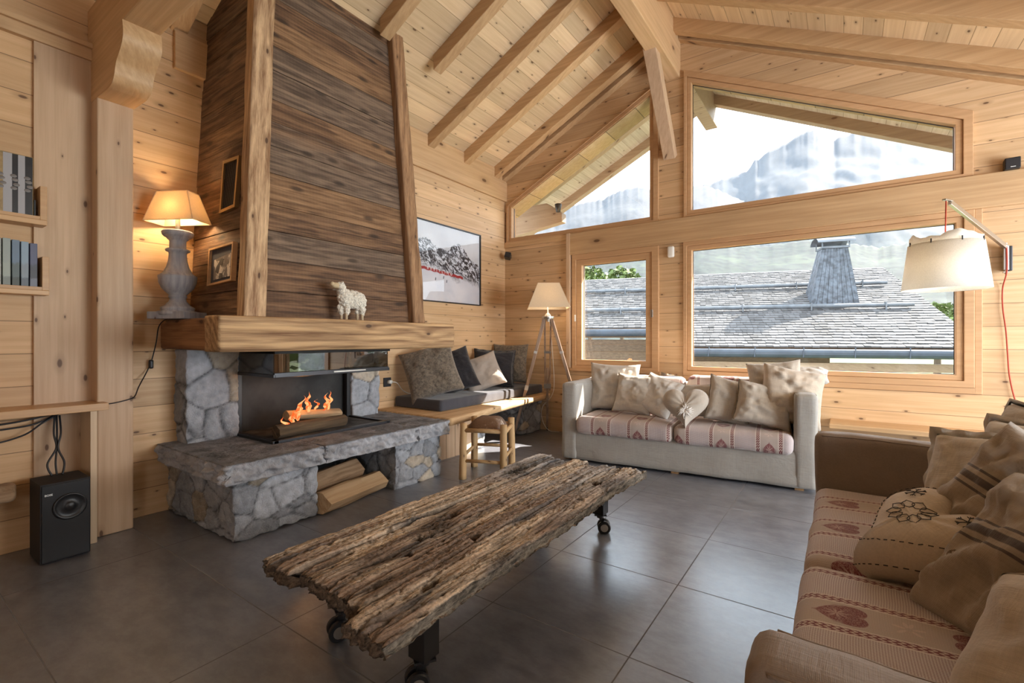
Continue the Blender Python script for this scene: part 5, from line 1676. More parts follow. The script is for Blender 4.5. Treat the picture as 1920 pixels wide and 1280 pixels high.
def heart_bm(size, t, seed=0, n=44, point=1.0):
    """plump heart: polar grid, two faces meeting at the seam"""
    bm = bmesh.new()
    def outline(a):
        x = 16 * sin(a) ** 3; y = 13 * cos(a) - 5 * cos(2 * a) - 2 * cos(3 * a) - cos(4 * a)
        return Vector((x / 17 * size / 2 * 1.06, (y + 2.5) / 15.5 * size / 2 * 1.02, 0))
    m_ = 72; rings = 16
    top, bot = [], []
    c = Vector((0, -0.02 * size, 0))
    for r in range(rings + 1):
        s_ = r / rings
        ta, ba = [], []
        for k_ in range(m_):
            a = 2 * pi * k_ / m_
            p = c.lerp(outline(a), s_)
            h = (max(0, 1 - s_ ** 3.2)) ** 0.62 * t / 2
            d_ = 0.0
            if p.y > 0: d_ = exp(-(p.x / (size * .09)) ** 2) * max(0, p.y / (size * .3)) * 0.45
            h *= (1 - d_)
            wv = 0.0025 * sin(a * 13 + seed) * s_ * (1 - s_) * 4 + 0.006 * noise.noise(Vector((p.x * 14, p.y * 14, seed)))
            if r == 0 and k_: ta.append(ta[0]); ba.append(ba[0]); continue
            vt_ = bm.verts.new((p.x, p.y, h + wv if r < rings else 0))
            ta.append(vt_)
            ba.append(vt_ if r == rings else bm.verts.new((p.x, p.y, -h + wv)))
        top.append(ta); bot.append(ba)
    for r in range(rings):
        for k_ in range(m_):
            j = (k_ + 1) % m_
            if r == 0:
                bm.faces.new([top[0][0], top[1][k_], top[1][j]]); bm.faces.new([bot[0][0], bot[1][j], bot[1][k_]])
            else:
                bm.faces.new([top[r][k_], top[r + 1][k_], top[r + 1][j], top[r][j]])
                bm.faces.new([bot[r][k_], bot[r][j], bot[r + 1][j], bot[r + 1][k_]])
    return bm, outline
hb, _ = heart_bm(0.37, 0.15, 3)
h1 = pillow('heart_cushion', (-1.09, 4.09, 0.565), (0.16, -0.86, 0.48), 0, 0, 0, M['linen_oat'], 'oat heart-shaped cushion with a ruffled flower at the middle of the sofa under the windows', bm=hb, roll=0.04)
# ruffled flower appliqué on its face
bm = bmesh.new()
rnd = random.Random(3)
for i in range(40):
    a = rnd.uniform(0, 2 * pi); l = rnd.uniform(0.03, 0.075); r0_ = rnd.uniform(0, 0.02)
    z0_ = 0.078 - 0.30 * (l * .6) ** 1.0 * .35
    p = [Vector((cos(a) * r0_, sin(a) * r0_ - .05, 0.078)), Vector((cos(a) * l * .6, sin(a) * l * .6 - .05, 0.087)), Vector((cos(a + .15) * l, sin(a + .15) * l - .05, 0.074))]
    tube(smooth_path(p, 3), lambda q: 0.006 * sin(pi * min(.95, q + .2)) + .001, 6, bm)
add('flower_applique', bm, M['linen_white'], h1, smooth=True, local=True)

G2 = 'cushions on the taupe sofa at the right'
# big heart cushion in the foreground
M['stitch'] = simple('dark stitching', (0.035, 0.028, 0.026), 0.8)
hb, outl = heart_bm(0.43, 0.20, 5)
h2 = pillow('heart_cushion', (0.195, 1.84, 0.545), (-0.27, -0.26, 0.93), 0, 0, 0, linen('oat embroidered cloth', (0.56, 0.465, 0.37)), 'large oat heart-shaped cushion with stitched snowflakes on the taupe sofa', bm=hb, yaxis=(0.88, 0.46, 0.22))
def hz_(x, y, size=0.43, t=0.20):
    c = Vector((0, -0.02 * size, 0)); p = Vector((x, y, 0)) - c
    a = None; best = 1e9; s_ = 0
    for k_ in range(180):
        aa = 2 * pi * k_ / 180; o_2 = outl(aa) - c
        if o_2.length < 1e-6: continue
        cr = abs(o_2.x * p.y - o_2.y * p.x) / o_2.length
        if o_2.dot(p) > 0 and cr < best: best = cr; s_ = p.length / o_2.length
    s_ = min(s_, 0.99)
    h = (1 - s_ ** 3.2) ** 0.62 * t / 2
    if y > 0: h *= 1 - exp(-(x / (size * .10)) ** 2) * max(0, y / (size * .3)) * 0.45
    return h + 0.004
def stitch(pts, r=0.0016, dash=None):
    bm = bmesh.new()
    P_ = [Vector((x, y, hz_(x, y))) for x, y in pts]
    if dash:
        for i in range(0, len(P_) - 1, 2): tube([P_[i], P_[i + 1]], r, 5, bm)
    else: tube(P_, r, 5, bm)
    return bm
ring_pts = lambda s_, n: [((outl(2 * pi * k_ / n) * s_).x, (outl(2 * pi * k_ / n) * s_).y - 0.02 * .43 * (1 - s_)) for k_ in range(n + 1)]
add('seam_stitching', stitch(ring_pts(0.80, 150), 0.0014, True), M['stitch'], h2, local=True)
bm = bmesh.new()
for k_ in range(150):
    if k_ % 2: continue
    a, b = outl(2 * pi * k_ / 150), outl(2 * pi * (k_ + 1) / 150)
    tube([a * 1.005, b * 1.005], 0.0016, 5, bm)
add('seam_stitching', bm, M['stitch'], h2, local=True)
bm = bmesh.new()
def flake(bm, cx_, cy_, R, arms=8, loops=True):
    for i in range(arms):
        a = 2 * pi * i / arms + 0.2
        tip = (cx_ + cos(a) * R, cy_ + sin(a) * R)
        if loops:
            pts = []
            for q in frange(0, 1, 10):
                w_ = 0.26 * R * sin(pi * min(1, q * 1.05)) * (1 if q < .5 else 1)
                pts.append((q, w_))
            path = [(cx_ + cos(a) * R * (.35 + .65 * q) - sin(a) * w_, cy_ + sin(a) * R * (.35 + .65 * q) + cos(a) * w_) for q, w_ in pts]
            path += [(cx_ + cos(a) * R * (.35 + .65 * q) + sin(a) * w_, cy_ + sin(a) * R * (.35 + .65 * q) - cos(a) * w_) for q, w_ in pts[::-1]]
            tube([Vector((x, y, hz_(x, y))) for x, y in path], 0.0011, 5, bm)
        else:
            path = [(cx_ + cos(a) * R * q, cy_ + sin(a) * R * q) for q in (0, .5, 1)]
            tube([Vector((x, y, hz_(x, y))) for x, y in path], 0.0013, 5, bm)
            for sgn in (-1, 1):
                path = [(cx_ + cos(a) * R * .7, cy_ + sin(a) * R * .7), (cx_ + cos(a) * R + sgn * .25 * R * -sin(a), cy_ + sin(a) * R + sgn * .25 * R * cos(a))]
                tube([Vector((x, y, hz_(x, y))) for x, y in path], 0.0013, 5, bm)
for fl_a in ((-0.01, 0.0, 0.062, 10), (0.095, 0.075, 0.026, 6, False), (-0.10, 0.075, 0.026, 6, False)):
    bm = bmesh.new(); flake(bm, *fl_a)
    add('snowflake_embroidery', bm, M['stitch'], h2, local=True)

pillow('scatter_cushion', (0.60, 2.62, 0.66), (-0.85, -0.35, 0.32), 0.46, 0.46, 0.16, M['linen_oat'], 'oat linen cushion farthest back in the corner of the taupe sofa', seed=21, roll=0.0, flange=0.02, wr=1.4, group=G2)
pillow('scatter_cushion', (0.52, 2.28, 0.66), (-0.80, -0.45, 0.40), 0.46, 0.44, 0.17, M['linen_cream'], 'cream cushion with frayed edge behind the striped sacking cushions', seed=22, roll=0.10, flange=0.025, wr=1.2, group=G2)
pillow('scatter_cushion', (0.385, 2.14, 0.64), (-0.70, -0.60, 0.42), 0.40, 0.42, 0.14, M['linen_cream'], 'cream linen cushion with an open hem peeking out above the striped sacking cushion', seed=23, roll=0.18, flange=0.025, wr=1.2, group=G2)
sk = pillow('scatter_cushion', (0.41, 1.86, 0.655), (-0.66, -0.58, 0.52), 0.44, 0.46, 0.17, M['sack'], 'brown grain-sack cushion with dark stripes, standing behind the heart cushion', seed=24, roll=1.25, wr=2.4, group=G2)
sk2 = pillow('scatter_cushion', (0.385, 1.58, 0.60), (-0.66, -0.48, 0.62), 0.46, 0.44, 0.18, M['sack'], 'brown sacking cushion with a round button, between the heart cushion and the big plain one', seed=25, roll=1.5, wr=2.6, group=G2)
bm = lathe([(0, 0.0), (0.017, 0.0), (0.019, 0.004), (0.016, 0.008), (0.011, 0.0055), (0.0, 0.0055)], (-0.07, 0.12, 0.078), 24)
add('button', bm, simple('horn button', (0.16, 0.10, 0.06), 0.25, nscale=60, nvar=0.6), sk2, smooth=True, local=True)
pillow('scatter_cushion', (0.385, 1.20, 0.545), (-0.62, -0.32, 0.72), 0.50, 0.46, 0.22, M['linen_sand'], 'big plain sand cushion nearest the viewer at the lower right', seed=26, roll=0.45, flange=0.014, wr=0.7, group=G2)

# low timber shelf along the window wall behind the sofas
o = add('wall_bench', box(-0.10, XR, 4.80, YB, 0.395, 0.435), M['beam_x']); bevel_mod(o, 0.006)
tag(o, 'low pine shelf running along the wall below the large window behind the taupe sofa', 'bench')
for x_ in (0.9, 2.4):
    b_ = add('support', box(x_, x_ + .06, 4.9, YB, 0, 0.395), M['beam_z'], o)

# ================================================================== TRIPOD LAMP
hx_, hy_, hz0 = -2.83, 4.76, 1.41
tp = thing('tripod_lamp', 'floor lamp on a surveyor wooden tripod with cream square shade in the corner', 'lamp', (hx_, hy_, 0), radians(35))
M['tripodwood'] = wood('varnished tripod wood', (0.16, 0.10, 0.07), (0.42, 0.30, 0.21), g=2, a=0, knots=0.0, rough=0.35)
for fx, fy in ((-3.175, 4.57), (-3.03, 5.08), (-2.42, 4.95)):
    top_ = Vector((hx_, hy_, hz0 - 0.03)); ft = Vector((fx, fy, 0.0))
    hd = Vector((fx - hx_, fy - hy_, 0)).normalized(); sd = Vector((-hd.y, hd.x, 0))
    tp0 = top_ + hd * 0.045
    bm = bmesh.new()
    for k_ in (-1, 1):
        oriented(tp0 + sd * .036 * k_, tp0.lerp(ft, .62) + sd * .026 * k_, 0.021, 0.034, tuple(hd), bm)
    lg = add('leg', bm, M['tripodwood'], tp); bevel_mod(lg, 0.002)
    bm = oriented(tp0.lerp(ft, .42), ft + Vector((0, 0, .05)), 0.028, 0.032, tuple(hd))
    bevel_mod(add('leg_extension', bm, M['tripodwood'], lg), 0.002)
    bm = oriented(tp0.lerp(ft, .56), tp0.lerp(ft, .60), 0.084, 0.042, tuple(hd))
    oriented(tp0.lerp(ft, .27), tp0.lerp(ft, .29), 0.086, 0.038, tuple(hd), bm)
    cyl(tp0.lerp(ft, .58) - sd * .045, tp0.lerp(ft, .58) + sd * .045, .008, 10, bm)
    add('brass_clamp', bm, M['chrome'], lg)
    add('foot_spike', tube([ft + Vector((0, 0, .07)), ft + Vector((0, 0, .03)), ft], lambda q: .014 - .011 * q, 10), M['steel'], lg)
bm = lathe([(0, -0.06), (0.02, -0.06), (0.022, -0.03), (0.068, -0.03), (0.072, -0.015), (0.072, 0.0), (0.05, 0.006), (0, 0.006)], (hx_, hy_, hz0), 24)
add('tripod_head', bm, M['chrome'], tp, smooth=False)
bm = lathe([(0, 0), (0.034, 0), (0.034, .012), (0.018, .03), (0.008, .04), (0.008, .13), (0, .13)], (hx_, hy_, hz0 + .006), 20)
add('lamp_holder', bm, M['white'], tp, smooth=True)
pyramid_shade(tp, 1.507, 1.79, 0.47, 0.47, 0.245, 0.245, M['shade_cream'])
bulb(tp, (hx_, hy_, 1.62), 2.2, (1, 0.80, 0.55))  # weak light added inside the unlit lamp to brighten its shade
add('cord', tube(smooth_path([(-2.83, 4.80, 1.36), (-2.86, 4.93, 0.9), (-2.92, 5.04, 0.5), (-3.08, 5.05, .30), (-3.09, 5.06, 0.14), (-3.0, 5.06, 0.02), (-2.86, 5.08, 0.008)]), 0.0035, 6), M['white'], tp, smooth=True)

# ================================================================== WALL LAMP
wl = thing('wall_lamp', 'white drum lamp with mountain-shaped rim hanging from a steel wall arm with red cord', 'lamp', (1.02, YB, 1.75))
bevel_mod(add('wall_bracket', box(1.00, 1.045, YB - 0.045, YB, 1.665, 1.855), M['steel'], wl), 0.006)
add('pivot_rod', cyl((1.005, YB - .06, 1.64), (1.005, YB - .06, 1.875), 0.008), M['chrome'], wl)
bm = box(0.99, 1.02, YB - .075, YB - .03, 1.65, 1.658); box(0.99, 1.02, YB - .075, YB - .03, 1.85, 1.858, bm)
add('bracket_ears', bm, M['chrome'], wl)
ae = Vector((0.574, 4.36, 2.10))
bm = bmesh.new()
path = [Vector((1.005, YB - .06, 1.845)), Vector((0.60, 4.41, 2.093)), ae, Vector((0.56, 4.33, 2.10))]
oriented(path[0], path[1], 0.022, 0.034, (0, 0, 1), bm); oriented(path[1] + Vector((.012, .02, .012)), path[3], 0.024, 0.010, (0, 0, 1), bm)
oriented(Vector((1.005, YB - .06, 1.67)), Vector((1.005, YB - .06, 1.86)), 0.02, 0.03, (1, 0, 0), bm)
bevel_mod(add('arm', bm, M['chrome'], wl), 0.003)
sc_ = Vector((0.568, 4.35, 0))
bm = bmesh.new()
sg = 64
rb, rt, zb_, zt_ = 0.235, 0.198, 1.487, 1.80
a = [bm.verts.new((sc_.x + rb * cos(2 * pi * k_ / sg), sc_.y + rb * sin(2 * pi * k_ / sg), zb_)) for k_ in range(sg)]
b = [bm.verts.new((sc_.x + rt * cos(2 * pi * k_ / sg), sc_.y + rt * sin(2 * pi * k_ / sg), zt_)) for k_ in range(sg)]
for k_ in range(sg): bm.faces.new([a[k_], a[(k_ + 1) % sg], b[(k_ + 1) % sg], b[k_]])
o = add('lamp_shade', bm, M['shade_white'], wl, smooth=True); s_ = o.modifiers.new('card', 'SOLIDIFY'); s_.thickness = 0.002
bm = bmesh.new()
prof_m = []
for k_ in range(97):
    t = k_ / 96
    h = 0.020 + 0.045 * abs(noise.noise(Vector((t * 11, 2.2, 0)))) + 0.02 * abs(noise.noise(Vector((t * 17, 5, 0)))) + 0.030 * exp(-((t - .56) / .05) ** 2) + 0.025 * exp(-((t - .80) / .09) ** 2)
    prof_m.append(h)
prof_m[-1] = prof_m[0]
a = []; b = []
for k_ in range(96):
    an = 2 * pi * k_ / 96
    r_ = rt - 0.008
    a.append(bm.verts.new((sc_.x + r_ * cos(an), sc_.y + r_ * sin(an), zt_ - .02)))
    b.append(bm.verts.new((sc_.x + r_ * cos(an), sc_.y + r_ * sin(an), zt_ + prof_m[k_])))
for k_ in range(96): bm.faces.new([a[k_], a[(k_ + 1) % 96], b[(k_ + 1) % 96], b[k_]])
o = add('mountain_rim', bm, M['shade_white'], wl, smooth=True); s_ = o.modifiers.new('card', 'SOLIDIFY'); s_.thickness = 0.002
bm = bmesh.new()
for k_ in range(3):
    an = 2 * pi * k_ / 3
    tube([(sc_.x, sc_.y, zt_ - .03), (sc_.x + rt * cos(an), sc_.y + rt * sin(an), zt_ - .01)], 0.0025, 6, bm)
tube([(sc_.x, sc_.y, zt_ - .10), (sc_.x, sc_.y, zt_ - .02)], 0.018, 12, bm)
for k_ in range(8):
    an = 2 * pi * k_ / 8 + .3
    tube([(sc_.x + rt * cos(an), sc_.y + rt * sin(an), zt_ - .01), (sc_.x + rt * cos(an), sc_.y + rt * sin(an), zt_ + .018)], 0.004, 6, bm)
add('shade_carrier', bm, M['steel'], wl)
RED = simple('red textile cord', (0.42, 0.045, 0.02), 0.7)
add('hanging_cord', tube([ae + Vector((0, 0, -.005)), (sc_.x, sc_.y, zt_ - .03)], 0.004, 8), RED, wl, smooth=True)
def wallY(u, v, y=YB - 0.03):
    d_ = Vector((cos(YAW), sin(YAW), 0)) * (u - 960) / 885.7 + Vector((-sin(YAW), cos(YAW), 0)) + Vector((0, 0, -(v - 635) / 885.7))
    return Vector((0, 0, 1.15)) + d_ * (y / d_.y)
cp = [Vector((1.005, YB - .075, 1.845)), Vector((1.005, YB - .082, 1.66))] + [wallY(u, v, YB - .02) for u, v in ((1880, 540), (1880, 575), (1886, 620), (1889, 660), (1892, 700), (1899, 735), (1910, 770), (1922, 800), (1935, 840))]
add('red_cord', tube(smooth_path(cp), 0.0045, 8), RED, wl, smooth=True)
bulb(wl, (sc_.x, sc_.y, 1.62), 9, (1, 0.86, 0.66), 0.05)

# ================================================================== POSTER
po = thing('framed_poster', 'large black framed poster of snowy peaks with a red lettered banner on the left wall', 'picture', (XL, 4.05, 2.0))
y0p, y1p, z0p, z1p = 3.475, 4.585, 1.559, 2.438
def boxyz(x0, x1, y0, y1, z0, z1, bm=None): return box(x0, x1, y0, y1, z0, z1, bm)
bm = bmesh.new()
e_ = 0.012
boxyz(XL, XL + .03, y0p, y1p, z0p, z0p + e_, bm); boxyz(XL, XL + .03, y0p, y1p, z1p - e_, z1p, bm)
boxyz(XL, XL + .03, y0p, y0p + e_, z0p, z1p, bm); boxyz(XL, XL + .03, y1p - e_, y1p, z0p, z1p, bm)
add('frame', bm, M['black'], po)
N = NT('poster print')
o_ = N.obj(); X = N.sep(o_)
Yp, Zp = N.sub(X[1], 0.0), X[2]      # relative to poster base (y 4.05, z 2.0)
sky = N.mix(N.ramp(N.noise(o_, 3, 4, .6), .3, .7), (0.50, 0.51, 0.55), (0.66, 0.67, 0.70))
fog = N.mix(N.ramp(N.noise(o_, 4, 4, .6), .3, .7), (0.60, 0.61, 0.67), (0.72, 0.71, 0.75))
jag = N.n('ShaderNodeTexNoise', noise_dimensions='1D'); N.put(jag.inputs['W'], N.mul(Yp, 1.0)); jag.inputs['Scale'].default_value = 7; jag.inputs['Detail'].default_value = 8; jag.inputs['Roughness'].default_value = .65
pk = lambda c, w_, h: N.mul(N.math('MAXIMUM', N.sub(1.0, N.mul(N.math('ABSOLUTE', N.sub(Yp, c)), 1 / w_)), 0.0), h)
crest = N.add(N.add(pk(-.40, .17, .09), pk(.15, .20, .10)), N.sub(0.17, N.mul(N.math('MAXIMUM', N.sub(Yp, 0.15), 0.0), 0.30)))
crest = N.add(crest, N.mul(N.sub(jag.outputs[0], .5), 0.14))
isM = N.ramp(N.sub(crest, Zp), -0.003, 0.003)
rk = N.noise(N.xyz(0.0, N.add(N.mul(Yp, 1.0), N.mul(Zp, .6)), N.mul(Zp, 1.0)), 20, 10, 0.75, 1.0)
rocks = N.mix(N.ramp(rk, .49, .54), (0.012, 0.015, 0.025), (0.66, 0.68, 0.74))
low = N.ramp(N.add(Zp, N.mul(N.sub(N.noise(o_, 5, 4, .6), .5), .25)), -0.23, -0.10)
low = N.ramp(N.add(N.sub(Zp, N.mul(Yp, -0.16)), N.mul(N.sub(N.noise(o_, 6, 5, .6), .5), .22)), -0.17, -0.06)
mount = N.mix(low, fog, rocks)
colp = N.mix(isM, N.mix(N.ramp(Zp, -0.2, -0.08), fog, sky), mount)
N.principled(colp, 0.35)
add('print', box(XL + .002, XL + .012, y0p + .008, y1p - .008, z0p + .008, z1p - .008), N.m, po)
# banner
Lb = [(3.50, 1.938), (4.26, 1.880)]
bm = bmesh.new()
def bz(y): return 1.938 + (y - 3.50) * (1.880 - 1.938) / .76
for i in range(38):
    ya, yb_ = 3.50 + i * .02, 3.50 + (i + 1) * .02 + .001
    wob = 0.004 * sin(i * 1.3)
    hexa(bm, [(XL + .0125, ya, bz(ya) - .024 + wob), (XL + .014, ya, bz(ya) - .024 + wob), (XL + .014, yb_, bz(yb_) - .024 + wob), (XL + .0125, yb_, bz(yb_) - .024 + wob),
              (XL + .0125, ya, bz(ya) + .006 + wob), (XL + .014, ya, bz(ya) + .006 + wob), (XL + .014, yb_, bz(yb_) + .006 + wob), (XL + .0125, yb_, bz(yb_) + .006 + wob)])
add('red_banner', bm, simple('banner red', (0.36, 0.02, 0.025), 0.5), po)
def text(name, s, mat, parent, Mx, size, extrude=0.0006, bold=True, space=1.0):
    cu_ = bpy.data.curves.new(name, 'FONT'); cu_.body = s; cu_.size = size; cu_.extrude = extrude
    cu_.space_character = space; cu_.align_x = 'CENTER'; cu_.align_y = 'CENTER'
    if bold: cu_.offset = size * 0.02
    cu_.materials.append(mat)
    o = bpy.data.objects.new(name, cu_); COL.objects.link(o); o.parent = parent
    dg = bpy.context.evaluated_depsgraph_get(); dg.update()
    me = bpy.data.meshes.new_from_object(o.evaluated_get(dg))
    bpy.data.objects.remove(o); bpy.data.curves.remove(cu_)
    o = bpy.data.objects.new(name, me); COL.objects.link(o); o.parent = parent
    if not me.materials: me.materials.append(mat)
    o.matrix_local = wmat(parent).inverted() @ Mx
    return o
def facing_x(loc, roll=0.0, tilt=0.0):
    """text on a surface whose outward normal is +x, reading along +y"""
    return Matrix.Translation(loc) @ Matrix(((0, 0, 1), (1, 0, 0), (0, 1, 0))).to_4x4() @ Matrix.Rotation(roll, 4, 'Z')
PW = simple('printed white', (0.8, 0.8, 0.78), 0.5)
tx_ = text('banner_lettering', 'BREITLING', PW, po, facing_x((XL + .0145, 3.87, bz(3.87) - .001), -0.076), 0.046, space=2.0, bold=False)
bm = bmesh.new()
for yy, zz_ in ((3.80, 1.83), (3.98, 1.82), (3.93, 1.86)):
    tube([(XL + .013, yy, zz_ - .03), (XL + .013, yy + .004, zz_)], 0.005, 6, bm)
add('skier_marks', bm, simple('print grey', (0.12, 0.14, 0.18), .6), po)
add('picture_glass', box(XL + .018, XL + .020, y0p + .01, y1p - .01, z0p + .01, z1p - .01), M['pictureglass'], po)

# ================================================================== SMALL DEVICES
mo = thing('motion_detector', 'small white motion detector on the boards between the two lower windows', 'sensor', (-1.513, YB, 2.08))
o = add('sensor_body', roundbox(-1.548, -1.478, YB - .045, YB + .002, 2.02, 2.14, 0.018, 0.01), M['white'], mo, smooth=True)
def speaker(name, label, c, yaw, sz=0.075):
    s = thing(name, label, 'speaker', c, yaw)
    o = add('speaker_box', box(-sz / 2, sz / 2, -sz * .6, sz * .6, -sz / 2, sz / 2), M['black'], s, local=True); bevel_mod(o, .006)
    add('grille', box(-sz * .42, sz * .42, -sz * .62, -sz * .6, -sz * .42, sz * .42), M['blackmat'], s, local=True)
    return s
sp = speaker('small_speaker', 'tiny black speaker tilted on a bracket high in the left corner of the window wall', (-3.60, YB - .10, 2.235), radians(25))
sp.rotation_euler = (radians(-18), radians(12), radians(25))
add('bracket', cyl((0, .045, 0), (0.03, .11, .035), 0.008), M['black'], sp, local=True)
sp2 = speaker('small_speaker', 'tiny black speaker standing on the long beam near the right edge of the view', (1.04, YB - .035, 2.465), radians(-4), 0.085)
sp2.location.z = 2.425 + .0425
bm = box(-.012, .015, -.0545, -.0535, -.030, -.026)
add('logo_mark', bm, PW, sp2, local=True)

# ================================================================== DESK SIDE
dk = thing('console_desk', 'light wooden console desk along the left wall beside the pine post', 'desk', (-3.55, 0.0, 0))
bevel_mod(add('desk_top', box(-3.664, -3.435, -1.6, 0.885, 0.745, 0.786), M['desk'], dk), 0.003)
bevel_mod(add('leg_panel', box(-3.664, -3.452, 0.808, 0.838, 0, 0.745), wood('pale maple panel', (0.60, 0.44, 0.28), (0.70, 0.53, 0.35), g=2, a=0, knots=0, rough=.5), dk), 0.002)
bevel_mod(add('leg_panel', box(-3.664, -3.452, -1.5, -1.47, 0, 0.745), M['desk'], dk), 0.002)
sw = thing('subwoofer', 'black subwoofer box on the floor under the desk', 'speaker', (-3.43, 0.68, 0))
bevel_mod(add('cabinet', box(-3.545, -3.322, 0.582, 0.778, 0.005, 0.408), M['blackmat'], sw), 0.003)
bevel_mod(add('front_panel', box(-3.322, -3.315, 0.588, 0.774, 0.012, 0.400), M['black'], sw), 0.002)
cz, cy_ = 0.277, 0.694
bm = bmesh.new()
prof_s = [(0.068, 0.0), (0.068, 0.006), (0.061, 0.009), (0.056, 0.004), (0.045, 0.001), (0.024, 0.0004), (0.021, 0.004), (0.012, 0.008), (0.0, 0.009)]
rings = []
for r_, x_ in prof_s:
    rings.append([bm.verts.new((-3.314 + x_ + .0, cy_ + max(r_, 1e-4) * cos(2 * pi * k_ / 40), cz + max(r_, 1e-4) * sin(2 * pi * k_ / 40))) for k_ in range(40)])
for a, b in zip(rings, rings[1:]):
    for k_ in range(40): bm.faces.new([a[k_], a[(k_ + 1) % 40], b[(k_ + 1) % 40], b[k_]])
bmesh.ops.recalc_face_normals(bm, faces=bm.faces)
add('speaker_cone', bm, M['black'], sw, smooth=True)
bm = bmesh.new()
tube([(-3.310, cy_ + .064 * cos(a_), cz + .064 * sin(a_)) for a_ in frange(0, 2 * pi, 48)], 0.0025, 6, bm)
add('trim_ring', bm, M['steel'], sw, smooth=True)
text('logo', 'BOSE', PW, sw, facing_x((-3.3145, 0.613, 0.352)), 0.013)
bm = bmesh.new()
for i, (a, b) in enumerate((((-3.60, 0.69, 0.72), (-3.50, 0.66, 0.41)), ((-3.61, 0.70, 0.72), (-3.50, 0.68, 0.41)), ((-3.60, 0.71, 0.72), (-3.49, 0.70, 0.41)))):
    a, b = Vector(a), Vector(b)
    tube(smooth_path([a, a.lerp(b, .3) + Vector((0.005 * i, 0, 0)), a.lerp(b, .55) + Vector((0, .012 - .012 * i, 0)), a.lerp(b, .8) + Vector((0.0, -.02 + .015 * i, 0)), b]), 0.005, 6, bm)
add('cable', bm, M['black'], sw, smooth=True)
for i, pts in enumerate(([(-3.62, 0.70, .735), (-3.60, 0.60, .715), (-3.60, .45, .70), (-3.6, .2, .70), (-3.6, -.4, .72)], [(-3.62, 0.71, .735), (-3.6, .62, .69), (-3.6, .5, .675), (-3.6, .2, .67), (-3.6, -.4, .69)],
                        [(-3.61, 0.72, .735), (-3.59, .64, .69), (-3.6, .56, .63), (-3.6, .40, .60), (-3.6, .1, .60), (-3.6, -.4, .64)])):
    o = add('desk_cable', tube(smooth_path(pts), 0.0045, 6), M['black'], smooth=True)
    tag(o, ['black cable running highest under the desk top', 'black cable running just below the highest one under the desk', 'black cable sagging lowest under the desk'][i], 'cable', 'cables under the desk')
o = add('driftwood', roundbox(-3.56, -3.44, -0.1, 0.525, 0.325, 0.415, 0.035, 0.016, lambda p, d: 0.018 * noise.noise(p * 14)), M['old_split'], smooth=True)
tag(o, 'weathered driftwood piece on the low shelf at the left edge of the view', 'driftwood')
o = add('low_shelf', box(-3.664, -3.42, -1.4, 0.44, 0.285, 0.312), M['desk']); bevel_mod(o)
tag(o, 'low board shelf under the desk at the left edge carrying driftwood', 'shelf')
for v_ in bpy.data.objects['driftwood'].data.vertices: v_.co.z -= 0.006

# picture-ledge shelves with books
def ledge(z0, z1, zt, ye, label):
    s = thing('book_ledge', label, 'shelf', (-3.6, ye, z0), group='picture ledges on the left wall')
    bevel_mod(add('shelf_board', box(-3.664, -3.545, -0.9, ye, z0, z1), M['desk'], s), 0.002)
    bevel_mod(add('end_panel', box(-3.664, -3.545, ye - .028, ye, z1, zt), M['desk'], s), 0.002)
    bevel_mod(add('front_lip', box(-3.557, -3.545, -0.9, ye - .028, z1, z1 + .018), M['desk'], s), 0.001)
ledge(1.765, 1.792, 1.975, 0.650, 'upper wooden ledge on the left wall holding the ski picture book')
ledge(1.387, 1.412, 1.595, 0.658, 'lower wooden ledge on the left wall holding a row of book spines')
def book(y0, y1, z0, h, mat, label, depth=0.075, x1=-3.565):
    t = thing('book', label, 'book', (x1 - depth / 2, (y0 + y1) / 2, z0), group='book spines on the lower ledge')
    bevel_mod(add('cover', box(x1 - depth, x1, y0, y1, z0, z0 + h), mat, t), 0.002)
    add('pages', box(x1 - depth + .003, x1 - .006, y0 + .003, y1 - .003, z0 + h, z0 + h + .0008), M['white'], t)
    return t
def spine_mat(name, c0, c1, c2):
    N = NT(name); X = N.sep(N.obj()); n_ = N.noise(N.obj(), 38, 5, .7)
    z_ = N.add(X[2], N.mul(N.sub(n_, .5), .12))
    c = N.mix(N.ramp(z_, .05, .07), c0, c1)
    c = N.mix(N.ramp(z_, .12, .16), c, c2)
    N.principled(c, .4); return N.m
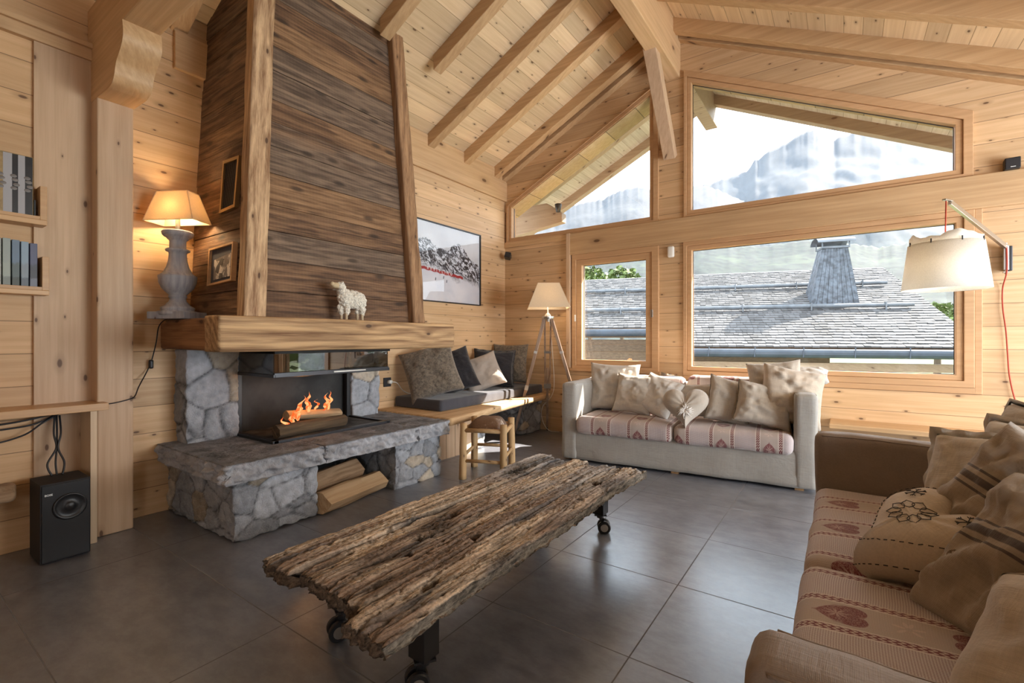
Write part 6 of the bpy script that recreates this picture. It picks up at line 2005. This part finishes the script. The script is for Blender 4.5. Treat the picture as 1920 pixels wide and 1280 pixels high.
specs = [((0.20, 0.22, 0.20), (0.33, 0.37, 0.33), (0.30, 0.34, 0.32), 'pale green mottled book, leftmost spine fully seen on the lower ledge', 'L'),
         ((0.05, 0.06, 0.05), (0.09, 0.12, 0.12), (0.13, 0.19, 0.27), 'blue and green landscape book second from the left on the lower ledge', 'M'),
         ((0.10, 0.12, 0.15), (0.22, 0.26, 0.30), (0.24, 0.33, 0.42), 'light blue book third from the left on the lower ledge', 'A'),
         ((0.14, 0.15, 0.20), (0.04, 0.04, 0.06), (0.08, 0.085, 0.16), 'dark violet-blue book at the right end of the lower ledge row', 'S')]
yb0 = 0.486
for i, (a, b, c, lb, ch_) in enumerate(specs):
    y0_, y1_ = yb0 + i * .0335, yb0 + i * .0335 + 0.029
    t = book(y0_, y1_, 1.413, 0.262 - 0.004 * i, spine_mat('spine %d' % i, a, b, c), lb)
    bm = box(-3.5655, -3.5645, y0_ + .006, y1_ - .006, 1.418, 1.432)
    add('publisher_mark', bm, simple('spine red', (0.35, 0.03, 0.03), .5), t)
for i in range(3):
    y0_ = yb0 - (i + 1) * .0335
    book(y0_, y0_ + .029, 1.413, 0.26, spine_mat('spine b%d' % i, (0.3, .3, .28), (.4, .4, .36), (.35, .36, .33)), ['cream book cut by the left edge of the view on the lower ledge', 'book just outside the left edge on the lower ledge', 'second book outside the left edge on the lower ledge'][i])
bk = thing('picture_book', 'large book with a cover of old skis standing on the upper ledge', 'book', (-3.60, 0.5, 1.795))
tilt = 0.0
bevel_mod(add('cover', box(-3.612, -3.585, 0.30, 0.603, 1.793, 2.130), simple('book cover ochre', (0.33, 0.22, 0.09), .4, nscale=20, nvar=.3), bk), .002)
SB, SWt = simple('ski black', (0.008, 0.009, 0.014), .3), simple('ski grey white', (0.36, 0.35, 0.37), .4)
for y0_, y1_, m_, nm in ((.490, .523, SWt, 'printed_white_ski'), (.523, .545, SB, 'printed_black_ski'), (.545, .571, SWt, 'printed_white_ski'), (.571, .600, SB, 'printed_black_ski')):
    add(nm, box(-3.585, -3.5842, y0_, y1_, 1.797, 2.126), m_, bk)
bm = bmesh.new()
for yc in (0.485, 0.534, 0.585):
    for zc in (1.945, 1.965, 1.99, 2.01):
        blob(bm, (-3.584, yc + .006 * sin(zc * 90), zc), (.0012, .013, .009), 8)
add('printed_bindings', bm, simple('binding metal', (0.16, 0.14, 0.13), .4), bk)
bk2 = thing('dark_book', 'thin dark book leaning at the right end of the upper ledge beside the ski book', 'book', (-3.6, .61, 1.795))
add('cover', box(-3.625, -3.58, .605, .612, 1.793, 1.90), M['black'], bk2)
